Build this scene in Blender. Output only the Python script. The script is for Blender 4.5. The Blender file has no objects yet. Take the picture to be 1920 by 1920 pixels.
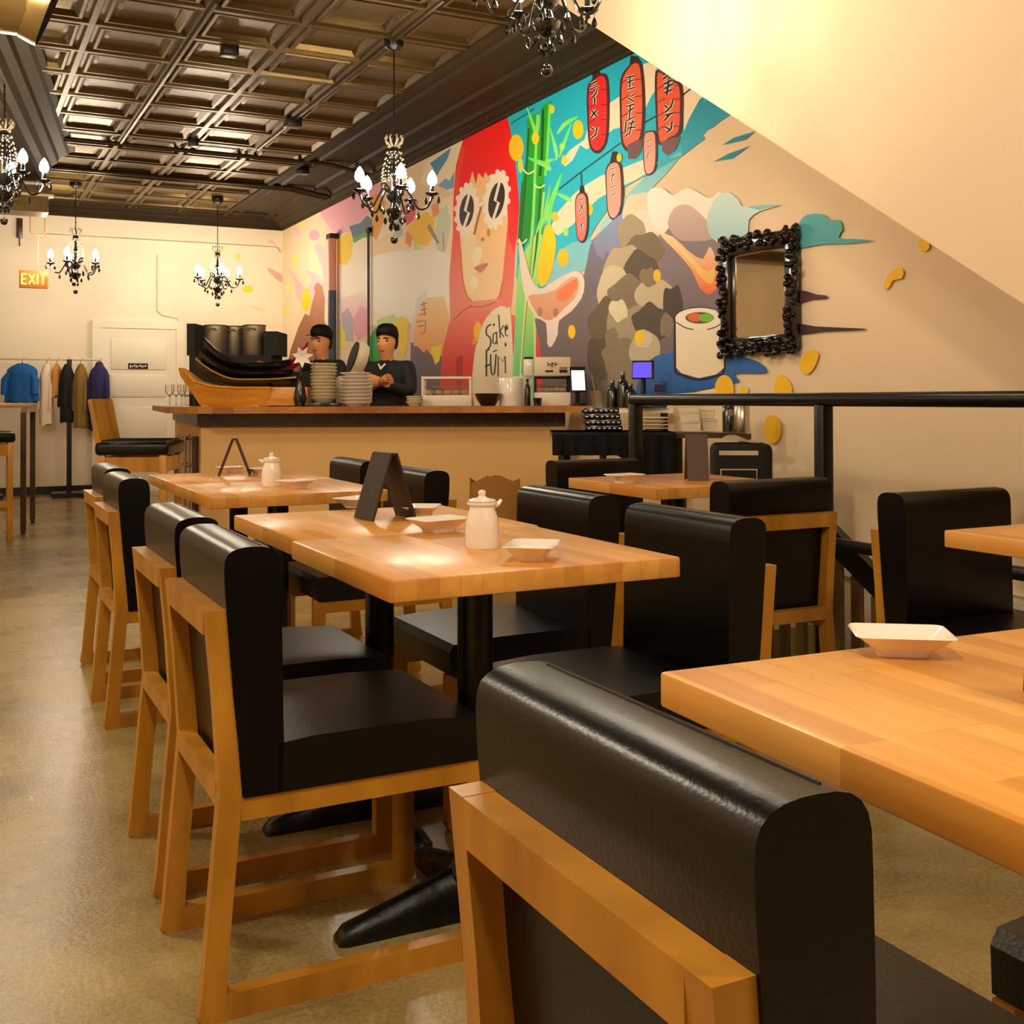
import bpy, bmesh, math, random
from mathutils import Vector, Matrix
from mathutils.geometry import tessellate_polygon
random.seed(7)
PI = math.pi
S = bpy.context.scene
COL = S.collection

# ------------------------------------------------------------------ measuring: photo pixel -> place in the room
FOC, PIT, YAW, ROL, CY, HC = 2082.7, -0.01309, 0.4720, -0.00315, 721.1, 1.06
_F = Vector((math.sin(YAW)*math.cos(PIT), math.cos(YAW)*math.cos(PIT), -math.sin(PIT)))
_R0 = Vector((math.cos(YAW), -math.sin(YAW), 0)); _U0 = _R0.cross(_F)
_R = _R0*math.cos(ROL)+_U0*math.sin(ROL); _U = _U0*math.cos(ROL)-_R0*math.sin(ROL)
EYE = Vector((0, 0, HC))
def ray(u, v): return _R*((u-960)/FOC)+_U*((CY-v)/FOC)+_F
def P(u, v, d): return EYE+ray(u, v)*d                 # d metres into the room
def onx(u, v, x): r = ray(u, v); return EYE+r*(x/r.x)
def ony(u, v, y): r = ray(u, v); return EYE+r*(y/r.y)
def onz(u, v, z): r = ray(u, v); return EYE+r*((z-HC)/r.z)

# ------------------------------------------------------------------ camera, world, exposure, added off-frame lights
cd = bpy.data.cameras.new('camera'); cam = bpy.data.objects.new('camera', cd); COL.objects.link(cam)
cd.sensor_width = 36; cd.lens = 36*FOC/1920; cd.shift_y = -(960-CY)/1920; cd.clip_start = .02
cam.matrix_world = Matrix(((_R.x, _U.x, -_F.x, 0), (_R.y, _U.y, -_F.y, 0), (_R.z, _U.z, -_F.z, HC), (0, 0, 0, 1)))
S.camera = cam
S.view_settings.view_transform = 'Standard'; S.view_settings.look = 'None'
S.view_settings.gamma = 1; S.view_settings.use_curve_mapping = False
S.view_settings.exposure = 0.84
w = bpy.data.worlds.new('world'); S.world = w; w.use_nodes = True
w.node_tree.nodes['Background'].inputs[0].default_value = (.05, .04, .03, 1)
BULB = 135.0
WARM = (1.0, .85, .64)
def lamp(name, loc, power, rad=.12, col=WARM):
    l = bpy.data.lights.new(name, 'POINT'); l.energy = power; l.shadow_soft_size = rad; l.color = col
    o = bpy.data.objects.new(name, l); o.location = loc; COL.objects.link(o); return o
# point lights added out of view to fill the foreground and the left side
for n, (x, y, pw) in enumerate(((-.15, .45, 62), (1.5, -.2, 36), (.3, -1.8, 22), (2.0, -2.8, 14), (-.8, 3.7, 60), (-1.2, 5.2, 16))):
    lamp('added_fill_light', (x, y, 2.7), pw)

# ------------------------------------------------------------------ materials
def lin(h):
    if isinstance(h, str):
        c = [int(h[i:i+2], 16)/255 for i in (0, 2, 4)]
        return tuple(x/12.92 if x <= .04045 else ((x+.055)/1.055)**2.4 for x in c)
    return h
def mat(name, col, rough=.5, metal=0, spec=.5, bump=0, bscale=60, var=0, vscale=8, emit=0, trans=0, coat=0, alpha=1):
    m = bpy.data.materials.new(name); m.use_nodes = True; nt = m.node_tree; b = nt.nodes['Principled BSDF']
    c = lin(col)
    b.inputs['Base Color'].default_value = (*c, 1); b.inputs['Roughness'].default_value = rough
    b.inputs['Metallic'].default_value = metal; b.inputs['Specular IOR Level'].default_value = spec
    if coat: b.inputs['Coat Weight'].default_value = coat; b.inputs['Coat Roughness'].default_value = .15
    if trans: b.inputs['Transmission Weight'].default_value = trans; b.inputs['IOR'].default_value = 1.3
    if emit: b.inputs['Emission Color'].default_value = (*c, 1); b.inputs['Emission Strength'].default_value = emit
    tc = nt.nodes.new('ShaderNodeTexCoord')
    if var:
        n = nt.nodes.new('ShaderNodeTexNoise'); n.inputs['Scale'].default_value = vscale; n.inputs['Detail'].default_value = 6
        mx = nt.nodes.new('ShaderNodeMix'); mx.data_type = 'RGBA'
        mx.inputs[6].default_value = (*[x*(1-var) for x in c], 1); mx.inputs[7].default_value = (*[min(1, x*(1+var)) for x in c], 1)
        nt.links.new(tc.outputs['Object'], n.inputs['Vector']); nt.links.new(n.outputs['Fac'], mx.inputs[0])
        nt.links.new(mx.outputs[2], b.inputs['Base Color'])
    if bump:
        n = nt.nodes.new('ShaderNodeTexNoise'); n.inputs['Scale'].default_value = bscale; n.inputs['Detail'].default_value = 4
        bp = nt.nodes.new('ShaderNodeBump'); bp.inputs['Strength'].default_value = bump; bp.inputs['Distance'].default_value = .01
        nt.links.new(tc.outputs['Object'], n.inputs['Vector']); nt.links.new(n.outputs['Fac'], bp.inputs['Height'])
        nt.links.new(bp.outputs['Normal'], b.inputs['Normal'])
    return m
def wood(name, dark, light, rough=.35, staves=None, coat=.2, grain=(3, 40, 40)):
    m = bpy.data.materials.new(name); m.use_nodes = True; nt = m.node_tree; N = nt.nodes.new; L = nt.links.new
    b = nt.nodes['Principled BSDF']; b.inputs['Roughness'].default_value = rough
    b.inputs['Coat Weight'].default_value = coat; b.inputs['Coat Roughness'].default_value = .22
    tc = N('ShaderNodeTexCoord'); mp = N('ShaderNodeMapping'); mp.inputs['Scale'].default_value = grain
    n = N('ShaderNodeTexNoise'); n.inputs['Scale'].default_value = 1; n.inputs['Detail'].default_value = 8
    L(tc.outputs['Object'], mp.inputs['Vector']); L(mp.outputs['Vector'], n.inputs['Vector'])
    mx = N('ShaderNodeMix'); mx.data_type = 'RGBA'; mx.inputs[6].default_value = (*lin(dark), 1); mx.inputs[7].default_value = (*lin(light), 1)
    rp = N('ShaderNodeMapRange'); rp.inputs[1].default_value = .25; rp.inputs[2].default_value = .75
    L(n.outputs['Fac'], rp.inputs[0])
    if staves:
        wd, ln, ax = staves
        sp = N('ShaderNodeSeparateXYZ'); cb = N('ShaderNodeCombineXYZ'); L(tc.outputs['Object'], sp.inputs[0])
        L(sp.outputs['Y' if ax == 'y' else 'X'], cb.inputs[0]); L(sp.outputs['X' if ax == 'y' else 'Y'], cb.inputs[1])
        br = N('ShaderNodeTexBrick'); br.inputs['Scale'].default_value = 1; br.inputs['Mortar Size'].default_value = .0006
        br.inputs['Brick Width'].default_value = ln; br.inputs['Row Height'].default_value = wd; br.offset = .37; br.offset_frequency = 3
        br.inputs['Color1'].default_value = (0, 0, 0, 1); br.inputs['Color2'].default_value = (1, 1, 1, 1); br.inputs['Mortar'].default_value = (.1, .1, .1, 1)
        L(cb.outputs[0], br.inputs['Vector'])
        md = N('ShaderNodeMath'); md.operation = 'MULTIPLY_ADD'; md.inputs[1].default_value = .55
        ms = N('ShaderNodeMath'); ms.operation = 'MULTIPLY'; ms.inputs[1].default_value = .45
        L(rp.outputs[0], ms.inputs[0]); L(br.outputs['Color'], md.inputs[0]); L(ms.outputs[0], md.inputs[2])
        L(md.outputs[0], mx.inputs[0])
    else: L(rp.outputs[0], mx.inputs[0])
    L(mx.outputs[2], b.inputs['Base Color'])
    return m
M = dict(
    plaster=mat('plaster', 'F0D6B2', .75, bump=.12, bscale=25, var=.03, vscale=2),
    shade=mat('dark_front_wall', '3A2C20', .8),  # unseen wall, coloured dark to cut bounced fill in the foreground
    plasterB=mat('back_wall_paint', 'F3E2C8', .7, bump=.1, bscale=18),
    white=mat('white_paint', 'F3E8D2', .5),
    tin=mat('bronze_tin', '58441F', .36, metal=.75, bump=.25, bscale=14, var=.35, vscale=5),
    tind=mat('dark_bronze_cornice', '30230F', .62, metal=.1, spec=.2, bump=.15, bscale=14, var=.3, vscale=6),
    tinb=mat('bronze_pipe', '4A3A22', .35, metal=.7),
    dark=mat('black_metal', '15120E', .32, metal=.3, bump=.08, bscale=80),
    leather=mat('black_leather', '060403', .30, spec=.36, bump=.05, bscale=190),
    leather2=mat('seat_leather', '0A0705', .36, spec=.42, bump=.08, bscale=150, var=.3, vscale=9),
    seam=mat('seam_thread', '050505', .8),
    cwood=wood('chair_beech', '925E12', 'D2932E', .36, grain=(9, 9, 3)),
    twood=wood('table_butcher_block', 'C07A24', 'F4B458', .40, staves=(.042, .33, 'y'), coat=.3, grain=(30, 3, 30)),
    bar=wood('bar_oak', '8A4A16', 'D08A38', .32, staves=(.06, .42, 'x'), grain=(3, 40, 40)),
    apron=wood('bar_dark_edge', '2E1B0C', '55351A', .35, grain=(3, 40, 40)),
    panel=mat('bar_panel', 'F0C47C', .6, var=.06, vscale=3),
    ceramic=mat('white_ceramic', 'F6EBDD', .18, coat=.4),
    ceramic2=mat('cream_ceramic', 'D9C8A4', .3, coat=.2),
    iron=mat('cast_iron', '0C0B0A', .38, bump=.1, bscale=90),
    steel=mat('steel', 'B9B2A6', .25, metal=1),
    steel2=mat('brushed_steel', '9C8F7C', .4, metal=.8),
    crystal=mat('black_crystal', '0A0909', .05, spec=.9, coat=.6),
    glassy=mat('smoky_crystal', 'C8B8A0', .05, trans=.7, spec=.8),
    glass=mat('clear_glass', 'FFFFFF', .02, trans=1),
    bulb=mat('bulb_glow', (1.0, .87, .66), emit=BULB),
    menu=mat('menu_cover', '2C1F17', .5, bump=.2, bscale=120),
    menub=mat('brown_menu_cover', '5B4636', .55, bump=.2, bscale=120),
    cloth=mat('black_cloth', '14100E', .8, bump=.2, bscale=200),
    paper=mat('kraft_paper', 'A9742F', .8, bump=.3, bscale=10),
    foam=mat('takeout_card', 'EAD8B8', .6),
    lacq=mat('black_lacquer', '120B0A', .16, coat=.6),
    lacqr=mat('red_lacquer', '8E1018', .25, coat=.4),
    gold=mat('gold_paint', 'B8963A', .35, metal=.6),
    boat=wood('boat_pine', 'C07A1C', 'EFA83C', .4, grain=(4, 30, 30)),
    skin=mat('skin', 'D98F58', .5),
    black=mat('black_fabric', '13100F', .75, bump=.15, bscale=150),
    hair=mat('hair', '0B0908', .6),
    lip=mat('lip', 'A8503C', .5), eyew=mat('eye', '1A0F0A', .3),
    mirror=mat('mirror_silver', 'F2EBD8', .03, metal=1),
    screen=mat('lit_tablet_screen', (.42, .62, 1.0), emit=1.6),
    screenb=mat('lit_till_screen', (.05, .03, .55), emit=1.2),
    bluep=mat('blue_plastic', '154C86', .4),
    navy=mat('navy_cloth', '2A2860', .8, bump=.2), blue=mat('blue_cloth', '1464B4', .8, bump=.2),
    olive=mat('olive_cloth', '8A6A2C', .85, bump=.2), blackc=mat('black_cloth_coat', '14110E', .85, bump=.2),
    pale=mat('pale_cloth', 'E8D2B4', .85, bump=.2), tan=mat('tan_cloth', 'C88A34', .85),
    exit=mat('exit_letters', (1.0, .66, .10), emit=1.3), exitb=mat('exit_box', 'C8782E', .5, emit=.12),
    petal=mat('petal', 'F8F0DC', .5), leaf=mat('leaf', '2F5A1E', .5),
    duct=mat('duct_metal', 'C9B27C', .3, metal=.85), inner=mat('duct_dark', '100D08', .8),
    cord=mat('cord', 'C08A50', .6), slat=mat('stair_slat_wood', '6A5228', .5),
    pinkp=mat('pink_pipe', 'EBA596', .5), bluepipe=mat('slate_pipe', '46546C', .5), plum=mat('plum_pipe', '5A3048', .5),
)
def concrete():
    m = bpy.data.materials.new('polished_concrete'); m.use_nodes = True; nt = m.node_tree; N = nt.nodes.new; L = nt.links.new
    b = nt.nodes['Principled BSDF']; tc = N('ShaderNodeTexCoord')
    n = N('ShaderNodeTexNoise'); n.inputs['Scale'].default_value = 1.3; n.inputs['Detail'].default_value = 10; n.inputs['Roughness'].default_value = .65
    n2 = N('ShaderNodeTexNoise'); n2.inputs['Scale'].default_value = 90; n2.inputs['Detail'].default_value = 3
    cr = N('ShaderNodeValToRGB'); e = cr.color_ramp.elements
    e[0].position = .3; e[0].color = (*lin('6A5C38'), 1); e[1].position = .72; e[1].color = (*lin('C8AE70'), 1)
    ad = N('ShaderNodeMath'); ad.operation = 'MULTIPLY_ADD'; ad.inputs[1].default_value = .3
    sb = N('ShaderNodeMath'); sb.operation = 'SUBTRACT'; sb.inputs[1].default_value = .15
    L(tc.outputs['Object'], n.inputs['Vector']); L(tc.outputs['Object'], n2.inputs['Vector'])
    L(n2.outputs['Fac'], ad.inputs[0]); L(n.outputs['Fac'], ad.inputs[2]); L(ad.outputs[0], sb.inputs[0]); L(sb.outputs[0], cr.inputs['Fac'])
    L(cr.outputs['Color'], b.inputs['Base Color'])
    mr = N('ShaderNodeMapRange'); mr.inputs[3].default_value = .14; mr.inputs[4].default_value = .40
    L(n.outputs['Fac'], mr.inputs[0]); L(mr.outputs[0], b.inputs['Roughness'])
    bp = N('ShaderNodeBump'); bp.inputs['Strength'].default_value = .08; bp.inputs['Distance'].default_value = .01
    L(n2.outputs['Fac'], bp.inputs['Height']); L(bp.outputs['Normal'], b.inputs['Normal'])
    return m
M['floor'] = concrete()
def mural_mat():
    m = bpy.data.materials.new('mural_paint'); m.use_nodes = True; nt = m.node_tree; b = nt.nodes['Principled BSDF']
    a = nt.nodes.new('ShaderNodeVertexColor'); a.layer_name = 'paint'
    nt.links.new(a.outputs['Color'], b.inputs['Base Color']); b.inputs['Roughness'].default_value = .6
    return m
M['mural'] = mural_mat()

# ------------------------------------------------------------------ mesh helpers
def bx(bm, c, s, rot=None, bev=0, seg=2, mi=0):
    r = bmesh.ops.create_cube(bm, size=1); vs = r['verts']
    bmesh.ops.scale(bm, vec=s, verts=vs)
    fs = list({f for v in vs for f in v.link_faces}); es = list({e for v in vs for e in v.link_edges})
    for f in fs: f.material_index = mi
    if bev:
        rr = bmesh.ops.bevel(bm, geom=es, offset=bev, segments=seg, profile=.5, affect='EDGES', clamp_overlap=True)
        vs = list({v for f in rr['faces'] for v in f.verts} | {v for v in vs if v.is_valid})
    if rot is not None: bmesh.ops.rotate(bm, cent=(0, 0, 0), matrix=rot, verts=vs)
    bmesh.ops.translate(bm, vec=c, verts=vs)
    return vs
def frame(d):
    d = d.normalized(); a = Vector((0, 0, 1)) if abs(d.z) < .9 else Vector((1, 0, 0))
    x = a.cross(d).normalized(); return x, d.cross(x)
def tube(bm, pts, r, seg=8, cap=True, mi=0):
    pts = [Vector(p) for p in pts]; n = len(pts); rr = r if isinstance(r, (list, tuple)) else [r]*n
    rings = []; x = None
    for i, p in enumerate(pts):
        d = (pts[min(i+1, n-1)]-pts[max(i-1, 0)])
        if d.length < 1e-9: d = Vector((0, 0, 1))
        d.normalize()
        if x is None: x, y = frame(d)
        else:
            x = (x-d*x.dot(d))
            if x.length < 1e-6: x, y = frame(d)
            x.normalize(); y = d.cross(x)
        rings.append([bm.verts.new(p+(x*math.cos(2*PI*k/seg)+y*math.sin(2*PI*k/seg))*rr[i]) for k in range(seg)])
    for a, b in zip(rings, rings[1:]):
        for k in range(seg): bm.faces.new((a[k], a[(k+1) % seg], b[(k+1) % seg], b[k])).material_index = mi
    if cap:
        bm.faces.new(rings[0][::-1]).material_index = mi; bm.faces.new(rings[-1]).material_index = mi
def lathe(bm, prof, c=(0, 0, 0), seg=20, sx=1, sy=1, mi=0):
    c = Vector(c); rings = []
    for r, z in prof:
        if r < 1e-5: rings.append([bm.verts.new(c+Vector((0, 0, z)))])
        else: rings.append([bm.verts.new(c+Vector((r*sx*math.cos(2*PI*k/seg), r*sy*math.sin(2*PI*k/seg), z))) for k in range(seg)])
    for a, b in zip(rings, rings[1:]):
        if len(a) == len(b) == 1: continue
        for k in range(seg):
            k2 = (k+1) % seg
            if len(a) == 1: f = bm.faces.new((a[0], b[k2], b[k]))
            elif len(b) == 1: f = bm.faces.new((a[k], a[k2], b[0]))
            else: f = bm.faces.new((a[k], a[k2], b[k2], b[k]))
            f.material_index = mi
def prism(bm, poly, fn, a, b, mi=0):
    """poly of 2D points; fn(p, t) -> 3D; extruded from t=a to t=b"""
    va = [bm.verts.new(fn(p, a)) for p in poly]; vb = [bm.verts.new(fn(p, b)) for p in poly]
    n = len(poly); fs = [bm.faces.new(va[::-1]), bm.faces.new(vb)]
    for i in range(n): fs.append(bm.faces.new((va[i], va[(i+1) % n], vb[(i+1) % n], vb[i])))
    for f in fs: f.material_index = mi
    return va+vb
def ball(bm, c, r, seg=10, sc=(1, 1, 1), mi=0):
    vs = bmesh.ops.create_uvsphere(bm, u_segments=seg, v_segments=max(4, seg*2//3), radius=r)['verts']
    bmesh.ops.scale(bm, vec=sc, verts=vs); bmesh.ops.translate(bm, vec=c, verts=vs)
    for v in vs:
        for f in v.link_faces: f.material_index = mi
    return vs
def mesh(name, bm, mats, ang=35):
    bmesh.ops.recalc_face_normals(bm, faces=bm.faces)
    me = bpy.data.meshes.new(name); bm.to_mesh(me); bm.free()
    for m in (mats if isinstance(mats, (list, tuple)) else [mats]): me.materials.append(M[m] if isinstance(m, str) else m)
    me.polygons.foreach_set('use_smooth', [True]*len(me.polygons)); me.set_sharp_from_angle(angle=math.radians(ang))
    return me
def link(name, me, parent=None, loc=(0, 0, 0), rz=0, label=None):
    o = bpy.data.objects.new(name, me); COL.objects.link(o); o.location = loc; o.rotation_euler = (0, 0, rz)
    if parent: o.parent = parent
    if label: o['label'] = label
    return o
def obj(name, bm, mats, parent=None, loc=(0, 0, 0), rz=0, label=None, ang=35):
    return link(name, mesh(name, bm, mats, ang), parent, loc, rz, label)
def tag(o, label, cat, group=None):
    o['label'] = label; o['category'] = cat
    if group: o['group'] = group
    return o
def thing(name, label, cat, loc=(0, 0, 0), rz=0, group=None):
    o = bpy.data.objects.new(name, None); COL.objects.link(o); o.empty_display_size = .1
    o.location = loc; o.rotation_euler = (0, 0, rz); return tag(o, label, cat, group)
def struct(name, bm, mats, ang=35):
    o = obj(name, bm, mats, ang=ang); o['kind'] = 'structure'; return o
def dup(root, loc, rz, label, group=None):
    r = root.copy(); COL.objects.link(r); r.location = loc; r.rotation_euler = (0, 0, rz); r['label'] = label
    if group: r['group'] = group
    for ch in list(root.children):
        c = ch.copy(); COL.objects.link(c); c.parent = r
        for g in list(ch.children):
            d = g.copy(); COL.objects.link(d); d.parent = c
    return r
def B(): return bmesh.new()

# ------------------------------------------------------------------ room shell
XW, YB, ZC, XR = 3.741, 13.6, 3.30, 2.86      # right wall, back wall, ceiling, railing line
XL, YF = -2.4, -4.2
bm = B()                                       # floor with the stair opening along the right wall
def slab(x0, x1, y0, y1, z0, z1): bx(bm, ((x0+x1)/2, (y0+y1)/2, (z0+z1)/2), (x1-x0, y1-y0, z1-z0))
slab(XL, XR+.04, YF, YB, -.15, 0); slab(XR+.04, XW, 4.0, YB, -.15, 0); slab(XR+.04, XW, YF, -1.0, -.15, 0)
struct('floor', bm, 'floor')
bm = B(); slab(XL-.1, XW+.1, YB, YB+.1, -.15, ZC+.2); struct('wall_back', bm, 'plasterB')
bm = B(); slab(XW, XW+.1, YF, YB, -2.6, ZC+.2); struct('wall_right', bm, 'plaster')
bm = B(); slab(XL-.1, XL, YF, YB, -.15, ZC+.2); struct('wall_left', bm, 'plaster')
bm = B(); slab(XL-.1, XW+.1, YF-.1, YF, -.15, ZC+.2); struct('wall_front', bm, 'shade')
# upper stair enclosure over the stair opening, with its sloping underside
bm = B()
zl = lambda y: 3.19+.6405*(y-5.14)
prism(bm, [(5.312, ZC), (1.6, zl(1.6)), (YF, zl(1.6)), (YF, ZC)], lambda p, t: (t, p[0], p[1]), XR, XW)
struct('wall_stair', bm, 'plaster')
# pressed tin ceiling
bm = B()
G = .557; X0 = 2.99-10*G; Y0 = 6.36-19*G
rings = [(0, 0), (.018, 0), (.03, .022), (.05, .022), (.062, .006), (.08, .006), (.108, .034), (.13, .030), (.15, .034)]
for i in range(10):
    for j in range(32):
        x, y = X0+i*G, Y0+j*G; prev = None
        if y > YB-.3: continue
        for d, h in rings:
            q = [bm.verts.new((x+a, y+b, ZC-.03+h)) for a, b in ((d, d), (G-d, d), (G-d, G-d), (d, G-d))]
            if prev:
                for k in range(4): bm.faces.new((prev[k], prev[(k+1) % 4], q[(k+1) % 4], q[k]))
            prev = q
        bm.faces.new(prev)
slab(XL, XW, YF, YB, ZC+.02, ZC+.12)
struct('ceiling', bm, 'tin', 20)
# ceiling border panels + crown moulding
CR = [(.0, 3.165), (.03, 3.165), (.035, 3.185), (.06, 3.195), (.085, 3.215), (.12, 3.222), (.14, 3.245), (.2, 3.275), (.24, 3.280),
      (.26, 3.262), (.30, 3.262), (.32, 3.285), (.60, 3.29), (.615, 3.272), (.655, 3.268), (.675, 3.284), (.74, 3.288), (.755, 3.262), (.80, 3.262), (.815, 3.32), (0, 3.32)]
bm = B(); prism(bm, CR, lambda p, t: (XW-p[0], t, p[1]), YF, YB-.01); struct('trim_1', bm, 'tind', 20)
CB = [(a*.62, b) for a, b in CR]
bm = B(); prism(bm, CB, lambda p, t: (t, YB-p[0], p[1]), XL, XW-.01); struct('trim_2', bm, 'tind', 20)
# oblique cornice on the left of the ceiling and the bulkhead it runs into
dv = Vector((.162, 1, 0)).normalized(); nv = Vector((dv.y, -dv.x, 0))
def obl(p, t): q = Vector((-.90, 0, 0))+dv*t-nv*.0; return q+nv*p[0]+Vector((0, 0, p[1]))
bm = B(); prism(bm, [(-.3, 3.0), (-.06, 3.0), (-.05, 3.05), (0, 3.07), (.02, 3.14), (.07, 3.17), (.08, 3.22), (.15, 3.24), (.17, 3.27), (.21, 3.28), (.21, 3.31), (-.3, 3.31)], obl, 1, 10.75)
struct('trim_3', bm, 'tind', 20)
bm = B(); slab(XL, .80, 10.75, 11.0, 2.98, ZC); struct('wall_bulkhead', bm, 'plasterB')
bm = B(); slab(XL, .84, 10.68, 11.0, 2.90, 2.975); slab(XL, .82, 10.70, 11.0, 2.74, 2.895); struct('trim_4', bm, 'tin')
bm = B(); slab(XL, .86, 10.66, 10.75, 2.876, 2.897); slab(XL, .85, 10.66, 10.75, 2.972, 2.99); struct('trim_5', bm, 'white')
# skirtings
bm = B(); slab(XL, 1.60, YB-.03, YB, 0, .09); slab(2.46, XW, YB-.03, YB, 0, .09); struct('baseboard_back', bm, 'dark')
bm = B(); slab(XW-.025, XW, -1, 4.6, .235, .265); slab(XW-.015, XW, -1, 4.6, .285, .292); struct('trim_6', bm, 'white')
# back door
bm = B(); slab(1.592, 2.449, YB-.035, YB, 0, 1.90)
for z0, z1 in ((.12, .50), (.60, .98), (1.10, 1.36), (1.42, 1.78)):
    bx(bm, (2.02, YB-.04, (z0+z1)/2), (.62, .014, z1-z0), bev=.006)
d = struct('door_1', bm, 'white')
bm = B()
for x in (1.55, 2.49): slab(x-.045, x+.045, YB-.05, YB, 0, 1.90)
slab(1.505, 2.535, YB-.05, YB, 1.90, 1.99); obj('door_frame', bm, 'white', d)
bm = B(); tube(bm, [(1.66, YB-.04, .95), (1.66, YB-.09, .95)], .018); ball(bm, (1.66, YB-.1, .95), .03); obj('door_knob', bm, 'steel2', d)
q0, q1 = ony(240, 681, YB-.04), ony(277, 692, YB-.04)
bm = B(); slab(q0.x, q1.x, YB-.052, YB-.046, q1.z, q0.z); pl = obj('door_plaque', bm, 'dark', d)
bm = B()
for k in range(9):
    x = q0.x+.02+k*(q1.x-q0.x-.04)/8.5; zm = (q0.z+q1.z)/2
    slab(x, x+.012, YB-.0545, YB-.0525, zm-.018+.006*(k % 3), zm+.018-.006*((k+1) % 3))
obj('plaque_lettering', bm, 'white', pl)
# conduits on the back wall
bm = B(); a, b = ony(85, 440, YB-.03), ony(520, 465, YB-.03)
tube(bm, [a, (b.x-.02, YB-.03, b.z), (b.x+.02, YB-.03, b.z-.06)], .011)
c = ony(296, 470, YB-.02); z2 = ony(296, 590, YB-.02).z
tube(bm, [(c.x, YB-.02, c.z-.05), (c.x, YB-.02, z2+.05), (c.x+.05, YB-.02, z2), (c.x+.22, YB-.02, z2-.03), (c.x+.28, YB-.02, z2-.1), (c.x+.28, YB-.02, 1.5)], .008)
struct('trim_7', bm, 'white')

# ------------------------------------------------------------------ the mural
class Mural:
    def __init__(s): s.bm = B(); s.cl = s.bm.loops.layers.float_color.new('paint'); s.k = 0; s.pl = ('x', XW)
    def pt(s, u, v):
        off = .001+.00003*s.k
        return onx(u, v, s.pl[1]-off) if s.pl[0] == 'x' else ony(u, v, s.pl[1]-off)
    def poly(s, pts, c0, c1=None, smooth=0, n=10, va=None, vb=None, ext=55):
        s.k += 1
        pts = [(p[0], p[1]+ext if p[0] < 1195 and 703 <= p[1] <= 714 else p[1]) for p in pts]   # runs on down behind the bar
        if smooth: pts = spline(pts, smooth)
        v0 = min(p[1] for p in pts) if va is None else va; v1 = max(p[1] for p in pts) if vb is None else vb
        a = lin(c0); b = lin(c1) if c1 else a
        tris = tessellate_polygon([[Vector((p[0], p[1], 0)) for p in pts]])
        t = B(); vs = [t.verts.new((p[0], p[1], 0)) for p in pts]
        for tr in tris:
            try: t.faces.new([vs[i] for i in tr])
            except ValueError: pass
        if c1:
            for i in range(1, n):
                vv = v0+(v1-v0)*i/n
                bmesh.ops.bisect_plane(t, geom=t.verts[:]+t.edges[:]+t.faces[:], plane_co=(0, vv, 0), plane_no=(0, 1, 0), dist=1e-5)
        mp = {v: s.bm.verts.new(s.pt(v.co.x, v.co.y)) for v in t.verts}
        for f in t.faces:
            try: nf = s.bm.faces.new([mp[v] for v in f.verts])
            except ValueError: continue
            for lp, v in zip(nf.loops, f.verts):
                q = max(0, min(1, (v.co.y-v0)/max(1e-6, v1-v0)))
                lp[s.cl] = (*[a[i]*(1-q)+b[i]*q for i in range(3)], 1)
        t.free()
    def ell(s, u, v, ru, rv, c, c1=None, rot=0, n=20):
        cr, sr = math.cos(rot), math.sin(rot)
        s.poly([(u+ru*math.cos(2*PI*k/n)*cr-rv*math.sin(2*PI*k/n)*sr, v+ru*math.cos(2*PI*k/n)*sr+rv*math.sin(2*PI*k/n)*cr) for k in range(n)], c, c1)
    def stroke(s, pts, wd, c, c1=None, smooth=0, taper=0):
        if smooth: pts = spline(pts, smooth, False)
        L, R = [], []; n = len(pts)
        for i, p in enumerate(pts):
            a = Vector(pts[max(0, i-1)]); b = Vector(pts[min(n-1, i+1)]); d = (b-a)
            d = d/max(d.length, 1e-6); q = Vector((-d.y, d.x)); t = i/max(1, n-1)
            h = wd/2*((1-taper)+taper*math.sin(PI*min(.98, max(.04, t))))
            L.append((p[0]+q.x*h, p[1]+q.y*h)); R.append((p[0]-q.x*h, p[1]-q.y*h))
        s.poly(L+R[::-1], c, c1, n=6, ext=0)
def spline(pts, k, closed=True):
    out = []; n = len(pts)
    for i in range(n if closed else n-1):
        if closed: p = [pts[(i+j-1) % n] for j in range(4)]
        else: p = [pts[max(0, min(n-1, i+j-1))] for j in range(4)]
        for t in range(k):
            t = t/k
            out.append(tuple(.5*((2*p[1][a])+(-p[0][a]+p[2][a])*t+(2*p[0][a]-5*p[1][a]+4*p[2][a]-p[3][a])*t*t+(-p[0][a]+3*p[1][a]-3*p[2][a]+p[3][a])*t**3) for a in (0, 1)))
    if not closed: out.append(tuple(pts[-1]))
    return out
#MURAL_BEGIN
mu = Mural(); Q = mu.poly; E_ = mu.ell; K = mu.stroke
YEL = 'FFCE0A'
# --- far left: pinks, brown hill, dots
Q([(540,500),(552,530),(556,560),(575,575),(612,568),(612,470),(596,455),(588,462),(604,500),(608,530),(596,515),(572,505),(585,525),(575,545),(556,520)], 'F6B9C0')
Q([(600,398),(640,374),(700,343),(722,352),(716,385),(690,402),(668,420),(650,442),(632,442),(618,428),(606,410)], 'F8A9B8', 'F5B7C8')
Q([(536,700),(545,655),(560,612),(572,588),(580,592),(584,572),(591,548),(588,540),(594,529),(604,536),(609,560),(608,600),(616,640),(625,700)], 'B97A55', '7A4028')
E_(574,562,9,21,YEL); E_(554,487,6,10,'EDE36A'); E_(540,538,5,8,'F1E48A'); E_(537,586,4,9,'EFE070'); E_(565,420,5,9,'F3E27A'); E_(583,476,3,7,'E6EE9A')
E_(589,441,10,10,'F4A6BC'); Q([(552,425),(560,432),(564,446),(556,440)], 'F3BCC0')
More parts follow.
